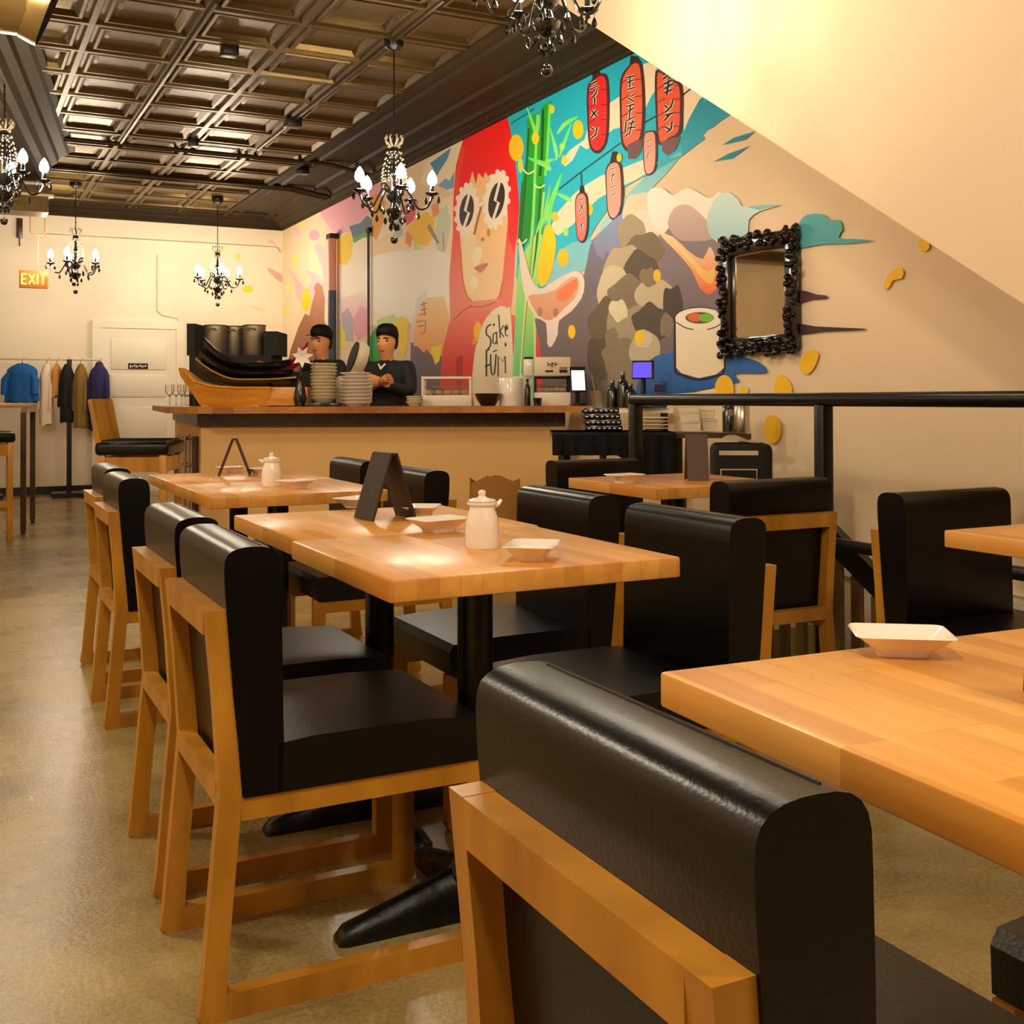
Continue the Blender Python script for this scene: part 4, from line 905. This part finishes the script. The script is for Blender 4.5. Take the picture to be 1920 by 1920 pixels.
case(1002, 1070, 7.05, .19, .22, 'dark framed glass case on the bar under the cardboard box', 'dark', 'white', .085)
stack(778, 7.05, .055, .03, 3, .016, 'ceramic2', 'small cream bowl beside the white glass case', 'small stack of cream bowls', nm='bowl')
bm = B(); lathe(bm, [(0, 0), (.045, 0), (.05, .008), (.075, .045), (.09, .078), (.086, .080), (.07, .046), (.045, .014), (0, .012)], seg=28); tag(obj('black_bowl', bm, 'lacq', None, at_bar(915, 7.05)), 'round black bowl on the bar edge', 'bowl')
t = thing('paper_roll', 'white paper roll standing on the bar right of the black bowl', 'roll', at_bar(958, 7.1))
bm = B(); lathe(bm, [(.018, 0), (.074, 0), (.075, .003), (.075, .175), (.073, .178), (.018, .178)], seg=28); obj('paper', bm, 'ceramic', t)
bm = B(); lathe(bm, [(.013, .001), (.018, .001), (.018, .179), (.013, .179)], seg=16); obj('core', bm, 'foam', t)
def bottle(u, d, r, h, m, lb, cap='dark', z=ZB):
    t = thing('sauce_bottle', lb, 'bottle', at_bar(u, d, z), 0, 'bottles on the bar')
    bm = B(); lathe(bm, [(0, 0), (r, 0), (r, h*.6), (r*.8, h*.72), (r*.4, h*.8), (r*.4, h*.9), (0, h*.9)], seg=16); obj('body', bm, m, t)
    bm = B(); lathe(bm, [(0, h*.9), (r*.46, h*.9), (r*.46, h), (0, h)], seg=14); obj('cap', bm, cap, t)
bottle(989, 7.0, .020, .17, 'lacq', 'slim black bottle right of the white paper roll')
bm = B(); lathe(bm, [(0, 0), (.022, 0), (.028, .05), (.025, .05), (.02, .006), (0, .006)], seg=16); tag(obj('black_cup', bm, 'lacq', None, at_bar(1008, 6.98)), 'little black cup at the foot of the dark glass case', 'cup')
t = thing('cardboard_box', 'printed cardboard box lying on the dark glass case', 'box', at_bar(1036, 7.06, ZB+.19), BZ)
wd = 68*7.06/FOC
bm = B(); bx(bm, (0, .09, .06), (wd, .17, .12), bev=.003); obj('carton', bm, 'foam', t)
bm = B()
for x, zz, a, c in ((-.03, .075, .004, .03), (-.018, .075, .016, .006), (-.01, .066, .004, .02), (0, .08, .016, .006), (.0, .07, .004, .028), (.016, .075, .004, .03), (.026, .075, .014, .006), (-.02, .03, .05, .012), (.07, .03, .05, .02), (.07, .05, .05, .006)): bx(bm, (x, .0035, zz), (a, .003, c))
obj('print', bm, 'dark', t)
t = thing('white_tub', 'white tub with a black lid beside the cardboard box', 'tub', at_bar(991, 7.06, ZB+.19), BZ)
bm = B(); bx(bm, (0, .05, .055), (.056, .09, .11), bev=.008); obj('tub_body', bm, 'ceramic', t)
bm = B(); bx(bm, (0, .05, .116), (.060, .094, .012), bev=.004); obj('tub_lid', bm, 'dark', t)
bm = B(); bx(bm, (-.015, .05, .095), (.125, .15, .19)); tag(obj('case_shelf', bm, 'white', None, at_bar(984, 7.22), BZ), 'white block behind the slim black bottle, under the white tub', 'shelf')
t = thing('tablet_stand', 'lit tablet leaning on a black stand on the bar', 'tablet', at_bar(1084, 6.98), BZ+.15)
tl = Matrix.Rotation(-.25, 3, 'X')
bm = B(); bx(bm, (0, 0, .008), (.09, .10, .016), bev=.003); bx(bm, (0, .02, .06), (.03, .02, .10)); obj('stand', bm, 'dark', t)
bm = B(); bx(bm, (0, .0, .165), (.098, .010, .165), tl, bev=.003); bb = obj('tablet', bm, 'dark', t)
bm = B(); bx(bm, (0, -.0065, .160), (.083, .001, .128), tl); obj('screen', bm, 'screen', bb)
# shelf by the wall with till and bottles
t = thing('wall_shelf', 'pale shelf fixed to the mural wall at the right end of the bar', 'shelf', D(1190, 6.35)+Vector((0, 0, .98)))
sp_ = [D(1116, 6.55), D(1262, 6.2), D(1262, 6.2)+FH*.2, D(1116, 6.55)+FH*.45]; o_ = D(1190, 6.35)
for q in sp_: q.x = min(q.x, XW-.004)
bm = B(); prism(bm, [q-o_ for q in sp_], lambda p, z: (p.x, p.y, z), 0, .028); obj('board', bm, 'white', t)
for q in (D(1130, 6.6), D(1245, 6.3)):
    bm = B(); bx(bm, (q.x-o_.x, q.y-o_.y, -.49), (.03, .03, .98)); obj('leg', bm, 'dark', t)
for u, d, h, lb, m in ((1168, 6.45, .21, 'dark sauce bottle with a shiny cap at the right end of the bar', 'lacq'), (1148, 6.5, .16, 'shorter dark bottle left of the shiny-capped one', 'lacq'), (1182, 6.4, .14, 'short dark bottle right of the shiny-capped one', 'lacq')): bottle(u, d, .034, h, m, lb, 'steel', 1.0085)
t = thing('ice_bucket', 'clear plastic tub of utensils behind the tablet', 'tub', at_bar(1125, 6.72, 1.0085) if False else D(1126, 6.66)+Vector((0, 0, 1.0085)))
bm = B(); lathe(bm, [(0, 0), (.05, 0), (.06, .10), (.057, .10), (.047, .006), (0, .006)], seg=18); obj('tub_body', bm, 'steel2', t)
for k in range(5):
    bm = B(); a = k*1.3; tube(bm, [(.02*math.cos(a), .02*math.sin(a), .01), (.05*math.cos(a), .05*math.sin(a), .15+.015*k)], .004, 6); obj('utensil', bm, 'steel2', t)
t = thing('till_monitor', 'till monitor with a violet-blue lit screen by the mural', 'monitor', D(1206, 6.3)+Vector((0, 0, 1.0085)), BZ-.2)
bm = B(); bx(bm, (0, 0, .006), (.12, .10, .012), bev=.003); tube(bm, [(0, 0, .01), (0, .02, .19)], .014, 8); obj('stand', bm, 'dark', t)
bm = B(); bx(bm, (.0, 0, .215), (.125, .03, .105), Matrix.Rotation(-.2, 3, 'X'), bev=.004); mm = obj('housing', bm, 'dark', t)
bm = B(); bx(bm, (-.004, -.0165, .214), (.105, .002, .088), Matrix.Rotation(-.2, 3, 'X')); obj('screen', bm, 'screenb', mm)
bm = B(); bx(bm, (0, 0, .075), (.085, .05, .15), bev=.01); t2 = obj('card_reader', bm, 'bluep', None, D(1236, 6.22)+Vector((0, 0, 1.0085)), BZ); tag(t2, 'blue card reader on the shelf beside the till', 'terminal')
bm = B(); bx(bm, (0, -.0265, .11), (.06, .004, .04)); bx(bm, (0, -.0265, .05), (.06, .004, .06)); obj('keypad', bm, 'navy', t2)
# wine glasses at the far end
gl = B(); lathe(gl, [(0, .0), (.034, 0), (.034, .003), (.004, .008), (.0035, .07), (.02, .085), (.034, .115), (.032, .16), (.030, .16), (.031, .116), (.016, .088), (0, .08)], seg=16); gm = mesh('wine_glass', gl, 'glass')
for k, (u, d) in enumerate(((304, 8.3), (316, 8.45), (327, 8.25), (338, 8.5), (349, 8.3), (333, 8.75))):
    q = D(u+14, d); tag(link('wine_glass', gm, None, (q.x, q.y, ZB)), 'clear wine glass in the cluster at the left end of the bar', 'glass', 'wine glasses at the left end of the bar')
# metal stand under the left end
t = thing('metal_trolley', 'thin metal trolley frame standing under the left end of the bar', 'trolley', D(352, 7.55))
o_ = D(352, 7.55)
for u, d in ((334, 7.7), (347, 7.42), (355, 7.75), (366, 7.38)):
    q = D(u, d)-o_; bm = B(); tube(bm, [(q.x, q.y, 0), (q.x, q.y, .82)], .022 if u == 366 else .010, 8); obj('upright', bm, 'apron' if u == 366 else 'steel2', t)
for z in (.30, .62, .80):
    q = [D(u, d)-o_ for u, d in ((334, 7.7), (347, 7.42), (366, 7.38), (355, 7.75), (334, 7.7))]; bm = B(); tube(bm, [(a.x, a.y, z) for a in q], .008, 6); obj('shelf_rim', bm, 'steel2', t)
# paper bag
t = thing('paper_bag', 'crumpled brown paper bag standing against the bar front', 'bag', D(927, 6.75), BZ+.2)
bm = B(); rows = []
for z, w_, d_ in ((0, .15, .07), (.2, .155, .075), (.4, .150, .07), (.5, .148, .05), (.57, .150, .035)):
    ring = []
    for k in range(20):
        a = 2*PI*k/20; cx, sy = math.cos(a), math.sin(a); q = max(abs(cx), abs(sy))
        ring.append(bm.verts.new((w_*cx/q*(1+random.uniform(-.03, .03)), d_*sy/q*(1+random.uniform(-.12, .12)), z+(random.uniform(-.02, .03) if z > .5 else 0))))
    rows.append(ring)
for a, b in zip(rows, rows[1:]):
    for k in range(20): bm.faces.new((a[k], a[(k+1) % 20], b[(k+1) % 20], b[k]))
bm.faces.new(rows[0][::-1]); obj('bag_body', bm, 'paper', t, ang=20)

# ------------------------------------------------------------------ serving table with black cloth
ZT = .893
T0 = D(1037, 5.6)
tp = [D(1037, 5.6), D(1352, 5.5), D(1408, 5.32), D(1408, 5.32)+FH*.35, D(1037, 5.6)+FH*.45]
for q in tp: q.x = min(q.x, XW-.03)
t = thing('serving_table', 'serving table against the stair end, loaded with trays and takeout boxes', 'table', T0)
bm = B(); prism(bm, [q-T0 for q in tp], lambda p, z: (p.x, p.y, z), ZT-.03, ZT-.003); obj('tabletop', bm, 'apron', t)
for q in (D(1060, 5.68), D(1060, 5.68)+FH*.33, D(1270, 5.62), D(1395, 5.4)):
    bm = B(); bx(bm, (q.x-T0.x, q.y-T0.y, (ZT-.03)/2), (.035, .035, ZT-.03)); obj('leg', bm, 'dark', t)
bm = B(); n = 44; e0, e1 = D(1035, 5.585), D(1268, 5.5); prev = None
for i in range(n+1):
    s = i/n; q = e0.lerp(e1, s); wv = .012*math.sin(i*1.1)+.006*math.sin(i*2.7); dr = .115 if s < .53 else .115+.10*min(1, (s-.53)/.2)+.03*max(0, s-.73)
    bk = q+FH*.40; bk.x = min(bk.x, XW-.02)
    row = [bm.verts.new((x.x-T0.x, x.y-T0.y, z)) for x, z in ((bk, ZT), (q+FH*.02, ZT), (q-FH*.004, ZT-.012), (q-FH*(.012+wv*.6), ZT-dr*.5), (q-FH*(.016+wv), ZT-dr))]
    if prev:
        for k in range(4): bm.faces.new((prev[k], prev[k+1], row[k+1], row[k]))
    prev = row
r = bmesh.ops.solidify(bm, geom=bm.faces[:], thickness=.004)
tag(obj('table_cloth', bm, 'cloth', None, T0), 'black cloth draped over the left of the serving table', 'cloth')
for k in range(4):
    t = thing('black_tray', 'black bento tray with silver dots, %s of its stack on the serving table' % ('lowest', 'second', 'third', 'topmost')[k], 'tray', D(1131-2*k, 5.72)+Vector((0, 0, ZT+.003+.030*k)), BZ, 'stack of black bento trays')
    bm = B(); bx(bm, (0, 0, .014), (.185, .13, .028), bev=.004); obj('tray_body', bm, 'lacq', t)
    bm = B()
    for j in range(7): bx(bm, (-.078+j*.026, -.0655, .014), (.013, .002, .006))
    obj('silver_marks', bm, 'ceramic', t)
q = D(1190, 5.75)
stack(1228, 5.72, .072, .012, 4, .018, 'foam', 'cream plate stacked on the serving table between trays and boxes', 'cream plates on the serving table', ZT+.003)
for k, (u, h, z, lb) in enumerate(((1292, .05, 0, 'lowest left takeout box on the serving table'), (1292, .045, .051, 'middle left takeout box on the serving table'), (1288, .03, .097, 'topmost left takeout box, flatter and tilted'), (1328, .06, 0, 'lower right takeout box on the serving table'), (1326, .05, .061, 'upper right takeout box on the serving table'))):
    t = thing('takeout_box', lb, 'box', D(u, 5.62 if u < 1310 else 5.66)+Vector((0, 0, ZT+.003+z)), BZ+random.uniform(-.12, .12), 'takeout boxes on the serving table')
    bm = B(); w_ = .095 if u < 1310 else .075
    prism(bm, [(-w_/2*.9, 0), (w_/2*.9, 0), (w_/2, h*.8), (-w_/2, h*.8)], lambda p, y: (p[0], y, p[1]), -.05, .05); obj('box_body', bm, 'foam', t)
    bm = B(); bx(bm, (0, 0, h*.9), (w_*1.03, .104, h*.18), bev=.002); obj('box_lid', bm, 'foam', t)
t = thing('steel_canister', 'tall shiny steel canister at the right end of the serving table', 'canister', D(1391, 5.42)+Vector((0, 0, ZT)))
bm = B(); lathe(bm, [(0, 0), (.036, 0), (.037, .004), (.037, .13), (.03, .14), (0, .142)], seg=24); obj('body', bm, 'steel', t)
t = thing('black_canister', 'black canister with a round mark beside the steel one', 'canister', D(1367, 5.58)+Vector((0, 0, ZT)))
bm = B(); lathe(bm, [(0, 0), (.034, 0), (.034, .12), (.028, .13), (0, .13)], seg=20); obj('body', bm, 'lacq', t)
bm = B(); tube(bm, [(-FH.x*.0345, -FH.y*.0345, .095), (-FH.x*.037, -FH.y*.037, .095)], .018, 16); obj('round_mark', bm, 'steel2', t)
t = thing('black_bin', 'black bin with cream trim and rumpled napkins, behind the chair by the railing post', 'bin', D(1388, 5.0), BZ-.1)
bm = B(); bx(bm, (0, 0, .43), (.26, .22, .86), bev=.03, seg=3); obj('bin_body', bm, 'cloth', t)
bm = B(); bx(bm, (-.02, -.112, .82), (.17, .006, .02)); bx(bm, (-.02, -.113, .70), (.16, .006, .10)); obj('trim_strip', bm, 'ceramic2', t)
bm = B(); bx(bm, (-.02, -.117, .70), (.15, .006, .09)); obj('front_plate', bm, 'cloth', t)
bm = B(); r = []
for i in range(7):
    for j in range(6): r.append(bm.verts.new((-.13+i*.035, -.09+j*.03, .862+(.035*math.exp(-((i-2.6)**2+(j-2)**2)/2.2)+random.uniform(0, .006)))))
for i in range(6):
    for j in range(5): bm.faces.new((r[i*6+j], r[i*6+6+j], r[i*6+7+j], r[i*6+j+1]))
bmesh.ops.solidify(bm, geom=bm.faces[:], thickness=.003); obj('napkin', bm, 'foam', t)

# ------------------------------------------------------------------ stools, bar table, coats
def stool(x, y, rz, lb, slat_seat=True):
    t = thing('bar_stool', lb, 'stool', (x, y, 0), rz, 'tall beech bar stools')
    for sx_ in (-1, 1):
        for sy in (-1, 1):
            bm = B(); bx(bm, (sx_*.165, sy*.165, .345), (.038, .038, .69), bev=.003); obj('leg', bm, 'cwood', t)
    for s in (-1, 1):
        bm = B(); bx(bm, (0, s*.165, .64), (.30, .024, .08)); bx(bm, (s*.165, 0, .64), (.024, .30, .08)); obj('seat_rail', bm, 'cwood', t)
        bm = B(); bx(bm, (0, s*.165, .26), (.30, .02, .03)); obj('foot_rail', bm, 'cwood', t)
    bm = B(); bx(bm, (.165, 0, .22), (.02, .30, .03)); obj('foot_rail', bm, 'cwood', t)
    bm = B(); bx(bm, (0, 0, .725), (.40, .40, .07), bev=.022, seg=3)
    for k in range(6): tube(bm, [(-.175, -.15+k*.06, .753), (.175, -.15+k*.06, .753)], [.018, .018], 8)
    obj('seat', bm, 'leather', t)
    for s in (-1, 0, 1):
        bm = B(); prism(bm, [(-.155, .69), (-.185, .69), (-.240, .985), (-.217, .99)], lambda p, q: (p[0], q, p[1]), s*.125-.058, s*.125+.058); obj('back_slat', bm, 'cwood', t)
    t.scale = (1.04, 1.04, 1.08)
    return t
stool(1.03, 6.82, -.42, 'beech bar stool with black tufted seat standing left of the bar')
stool(.22, 9.28, .3, 'beech bar stool cut by the left edge at the tall metal table')
t = thing('bar_table', 'tall steel-legged table at the left edge in front of the coats', 'table', (.05, 10.15, 0), -.15)
bm = B(); bx(bm, (0, 0, 1.02), (1.2, .86, .03), bev=.003); obj('table_top', bm, 'cwood', t)
bm = B()
for s in (-1, 1): bx(bm, (0, s*.41, .985), (1.2, .04, .04)); bx(bm, (s*.58, 0, .985), (.04, .86, .04))
obj('apron_frame', bm, 'steel2', t)
for sx_ in (-1, 1):
    for sy in (-1, 1):
        bm = B(); bx(bm, (sx_*.575, sy*.40, .50), (.042, .042, .95)); lg = obj('leg', bm, 'tinb', t)
        bm = B(); tube(bm, [(sx_*.575, sy*.40, 0), (sx_*.575, sy*.40, .03)], [.022, .012], 8); obj('caster', bm, 'dark', lg)
bm = B(); bx(bm, (0, 0, .003), (.16, .11, .006)); tag(obj('paper_sheet', bm, 'ceramic', None, (.40, 9.95, 1.0355), .2), 'white sheet of paper on the tall metal table', 'paper')
ra, rb = P(-45, 672, 11.9), P(190, 674, 12.4)
t = thing('coat_rack', 'long clothes rail with coats along the back wall', 'rack', (ra.x, ra.y, 0))
bm = B(); tube(bm, [(0, 0, ra.z), (rb.x-ra.x, rb.y-ra.y, ra.z)], .014, 10); obj('rail', bm, 'pale', t)
for u in (-30, 128):
    s = (u+45)/235; q = (rb-ra)*s; bm = B(); bx(bm, (q.x, q.y, ra.z/2), (.05, .05, ra.z)); bx(bm, (q.x, q.y, .025), (.36, .36, .05)); obj('upright', bm, 'dark', t)
def coat(u0, u1, v1, m, lb, top=.0, hood=False, dep=.10, folds=7):
    u = (u0+u1)/2; s = (u+45)/235; q = ra+(rb-ra)*s; d = 12.0; w_ = (u1-u0)*d/FOC/2; z1 = P(u, v1, d).z-ra.z+.05
    t = thing('coat', lb, 'coat', (q.x, q.y, ra.z), BZ, 'coats on the rail'); ph = u
    bm = B(); rows = []
    H = -z1
    for k in range(13):
        f = k/12; wd = w_*(.28+.62*min(1, f/.16)**.6+.10*f) if f < 1 else w_; dd = dep*(.35+.65*min(1, f/.2))
        ring = []
        for j in range(28):
            a = 2*PI*j/28; g = 1+.10*f*math.sin(folds*a+ph)+.04*math.sin(13*a+ph*2)
            ring.append(bm.verts.new((wd*math.cos(a)*g, dd*math.sin(a)*g, -.05-top-f*(H-.05-top)+.015*math.sin(3*a+ph)*f)))
        rows.append(ring)
    for a, b in zip(rows, rows[1:]):
        for j in range(28): bm.faces.new((a[j], a[(j+1) % 28], b[(j+1) % 28], b[j]))
    bm.faces.new(rows[0][::-1]); bm.faces.new(rows[-1])
    if hood: ball(bm, (0, 0, -.07-top), w_*.42, 12, (1, .9, 1.1))
    obj('garment', bm, m, t, ang=60)
    for s_ in (-1, 1):
        bm = B(); tube(bm, [(s_*w_*.55, -.03, -.12-top), (s_*w_*.92, -.05, -.12-H*.25), (s_*w_*.95, -.07, -.1-H*.62)], [w_*.16, w_*.26, w_*.20], 10); obj('sleeve', bm, m, t)
    bm = B(); tube(bm, [(-.13*0-w_*.5, 0, -.10-top), (0, 0, -.045-top), (w_*.5, 0, -.10-top)], .006, 6); tube(bm, [(0, 0, -.045-top), (0, 0, .0), (.015, 0, .018), (.03, 0, .0)], .003, 6); obj('hanger', bm, 'dark', t)
coat(9, 70, 762, 'blue', 'bright blue jacket on the rail at the far left')
coat(74, 97, 806, 'pale', 'pale patterned garment hanging beside the blue jacket', folds=5)
coat(99, 110, 752, 'tan', 'short tan garment hanging behind the black coat', folds=4)
coat(112, 136, 800, 'blackc', 'black coat in the middle of the rail')
coat(138, 163, 812, 'olive', 'olive brown coat hanging right of the black one')
coat(166, 206, 816, 'navy', 'hooded navy coat at the right end of the rail', hood=True)

# ------------------------------------------------------------------ the two cooks
def skin_mesh(J, edges, sub=2):
    me = bpy.data.meshes.new('tmp'); names = list(J); ix = {n: i for i, n in enumerate(names)}
    me.from_pydata([J[n][0] for n in names], [(ix[a], ix[b]) for a, b in edges], [])
    o = bpy.data.objects.new('tmp', me); COL.objects.link(o)
    sk = o.modifiers.new('s', 'SKIN'); sk.use_smooth_shade = True
    for i, n in enumerate(names):
        r = J[n][1]; me.skin_vertices[0].data[i].radius = r if isinstance(r, tuple) else (r, r)
    me.skin_vertices[0].data[0].use_root = True
    sb = o.modifiers.new('d', 'SUBSURF'); sb.levels = sb.render_levels = sub
    bpy.context.view_layer.update(); dg = bpy.context.evaluated_depsgraph_get()
    m2 = bpy.data.meshes.new_from_object(o.evaluated_get(dg)); bpy.data.objects.remove(o); return m2
def person(loc, rz, scale, lb, crossed, visor):
    t = thing('person', lb, 'person', loc, rz)
    J = dict(pel=((0, 0, .96), (.155, .11)), bel=((0, -.005, 1.10), (.145, .105)), che=((0, 0, 1.28), (.165, .11)), nb=((0, .01, 1.42), .075), ne=((0, -.005, 1.465), .047), h1=((0, -.022, 1.522), (.060, .070)), h2=((0, -.015, 1.60), (.080, .098)), h3=((0, .0, 1.67), (.062, .078)))
    E = [('pel', 'bel'), ('bel', 'che'), ('che', 'nb'), ('nb', 'ne'), ('ne', 'h1'), ('h1', 'h2'), ('h2', 'h3')]
    wr = {}
    for s, n in ((1, 'l'), (-1, 'r')):
        J['sh'+n] = ((s*.175, .01, 1.385), .068)
        if crossed: el, w_ = (s*.25, -.075, 1.195), ((-.09, -.205, 1.335) if s > 0 else (.09, -.245, 1.285))
        else: el, w_ = (s*.235, .01, 1.12), (s*.22, -.13, .95)
        J['el'+n] = (el, .048); J['wr'+n] = (w_, .031); wr[n] = (Vector(el), Vector(w_))
        J['hip'+n] = ((s*.095, 0, .88), .098); J['kn'+n] = ((s*.105, -.015, .49), .066); J['an'+n] = ((s*.11, .02, .09), .045); J['to'+n] = ((s*.125, -.14, .035), (.045, .03))
        E += [('che', 'sh'+n), ('sh'+n, 'el'+n), ('el'+n, 'wr'+n), ('pel', 'hip'+n), ('hip'+n, 'kn'+n), ('kn'+n, 'an'+n), ('an'+n, 'to'+n)]
    me = skin_mesh(J, E)
    bm = B(); bm.from_mesh(me); HO = -.04
    def near(v, c, r): return max(0, 1-(v.co-Vector(c)).length/r)
    ymin = min(v.co.y for v in bm.verts if 1.56 < v.co.z < 1.60 and abs(v.co.x) < .05)
    for v in bm.verts:
        if v.co.z > 1.46:
            v.co.y -= .030*near(v, (0, ymin, 1.615+HO), .035)+.012*near(v, (0, ymin, 1.645+HO), .03)+.010*near(v, (0, ymin, 1.575+HO), .03)+.012*near(v, (0, ymin+.01, 1.535+HO), .04)
            for s in (-1, 1): v.co.y += .012*near(v, (s*.034, ymin+.01, 1.645+HO), .026); v.co.x += s*.022*near(v, (s*.085, .0, 1.625+HO), .03)
    # hands: palm plus five fingers, curled over the other arm
    for n, s in (('l', 1), ('r', -1)):
        el, w_ = wr[n]; d = (w_-el).normalized(); side = d.cross(Vector((0, -1, 0))).normalized(); bend = Vector((0, .7, -.5)).normalized() if crossed else Vector((0, -.3, -1)).normalized()
        tube(bm, [w_-d*.01, w_+d*.03, w_+d*.075, w_+d*.09], [.026, .034, .038, .028], 10)
        for k, ln in enumerate((.062, .072, .068, .054)):
            b0 = w_+d*.078+side*(.027-.018*k); tube(bm, [b0-d*.02, b0+d*ln*.45, b0+d*ln*.75+bend*ln*.3, b0+d*ln*.85+bend*ln*.6], [.0095, .009, .008, .006], 7)
        b0 = w_+d*.03+side*.03; tube(bm, [b0-d*.01, b0+side*.025+d*.03, b0+side*.03+d*.06+bend*.01], [.012, .010, .007], 7)
    body = bpy.data.meshes.new('body'); bm.normal_update(); bm.to_mesh(body); body.materials.append(M['skin']); body.polygons.foreach_set('use_smooth', [True]*len(body.polygons)); link('body', body, t)
    def garment(name, keep, off, m):
        g = bm.copy(); g.normal_update(); nn = {v: v.normal.copy() for v in g.verts}
        for v in g.verts: v.co += nn[v]*off
        g.faces.ensure_lookup_table(); dead = [f for f in g.faces if not keep(f.calc_center_median())]
        bmesh.ops.delete(g, geom=dead, context='FACES'); bmesh.ops.solidify(g, geom=g.faces[:], thickness=.003)
        return obj(name, g, m, t, ang=70)
    def bare(c):
        for el, w_ in wr.values():
            a = el.lerp(w_, .42 if crossed else .6); e = w_+(w_-el).normalized()*.2; q = max(0, min(1, (c-a).dot(e-a)/(e-a).length_squared))
            if (c-(a+(e-a)*q)).length < .066 and (c-a).dot(e-a) > 0 and (abs(c.x) > .16 or c.y < -.14): return True
        return False
    garment('chef_jacket', lambda c: .80 < c.z < 1.455 and not bare(c), .014, 'black')
    garment('trousers', lambda c: .10 < c.z < .86, .008, 'black')
    garment('shoes', lambda c: c.z < .12, .010, 'dark')
    bm.free()
    for s in (-1, 1):
        b2 = B(); ball(b2, (s*.033, ymin+.022, 1.643+HO), .0125, 10, (1.25, .8, .75)); obj('eye', b2, 'eyew', t)
        b2 = B(); tube(b2, [(s*.015, ymin+.004, 1.664+HO), (s*.034, ymin+.004, 1.670+HO), (s*.055, ymin+.022, 1.664+HO)], .0045, 6); obj('eyebrow', b2, 'hair', t)
    b2 = B(); tube(b2, [(-.026, ymin+.006, 1.572+HO), (0, ymin-.004, 1.570+HO), (.026, ymin+.006, 1.572+HO)], [.003, .0065, .003], 6); obj('mouth', b2, 'lip', t)
    b2 = B(); lathe(b2, [(.084, 1.672), (.090, 1.69), (.088, 1.725), (.074, 1.76), (.042, 1.783), (0, 1.788)], (0, -.006, HO), 24, .95, 1.17)
    for v in b2.verts: v.co.z += -.26*v.co.y*(1.79+HO-v.co.z)/.12
    bmesh.ops.solidify(b2, geom=b2.faces[:], thickness=.006)
    if visor:
        f = b2.faces.new([b2.verts.new((.075*math.cos(a), -.095-.075*math.sin(a), 1.698+HO-.014*math.sin(a))) for a in [PI*k/12 for k in range(13)]]); bmesh.ops.solidify(b2, geom=[f], thickness=.006)
    obj('cap', b2, 'hair', t)
    b2 = B(); lathe(b2, [(.070, 1.585), (.079, 1.605), (.084, 1.64), (.086, 1.68)], (0, .004, HO), 24, .95, 1.10)
    bmesh.ops.delete(b2, geom=[v for v in b2.verts if v.co.y < .02], context='VERTS'); bmesh.ops.solidify(b2, geom=b2.faces[:], thickness=.006); obj('hair', b2, 'hair', t)
    b2 = B(); tube(b2, [(-.03, -.085, 1.425), (0, -.108, 1.385), (.03, -.085, 1.425)], [.008, .012, .008], 6); obj('undershirt', b2, 'ceramic', t)
    t.scale = (scale,)*3
    return t
person(D(727, 8.1), BZ-.42, .925, 'cook in a black cap and black jacket standing with folded arms behind the bar', True, False)
person(D(604, 8.7), BZ-.6, .945, 'second cook in a black cap half hidden behind the tall stack of bowls', False, True)
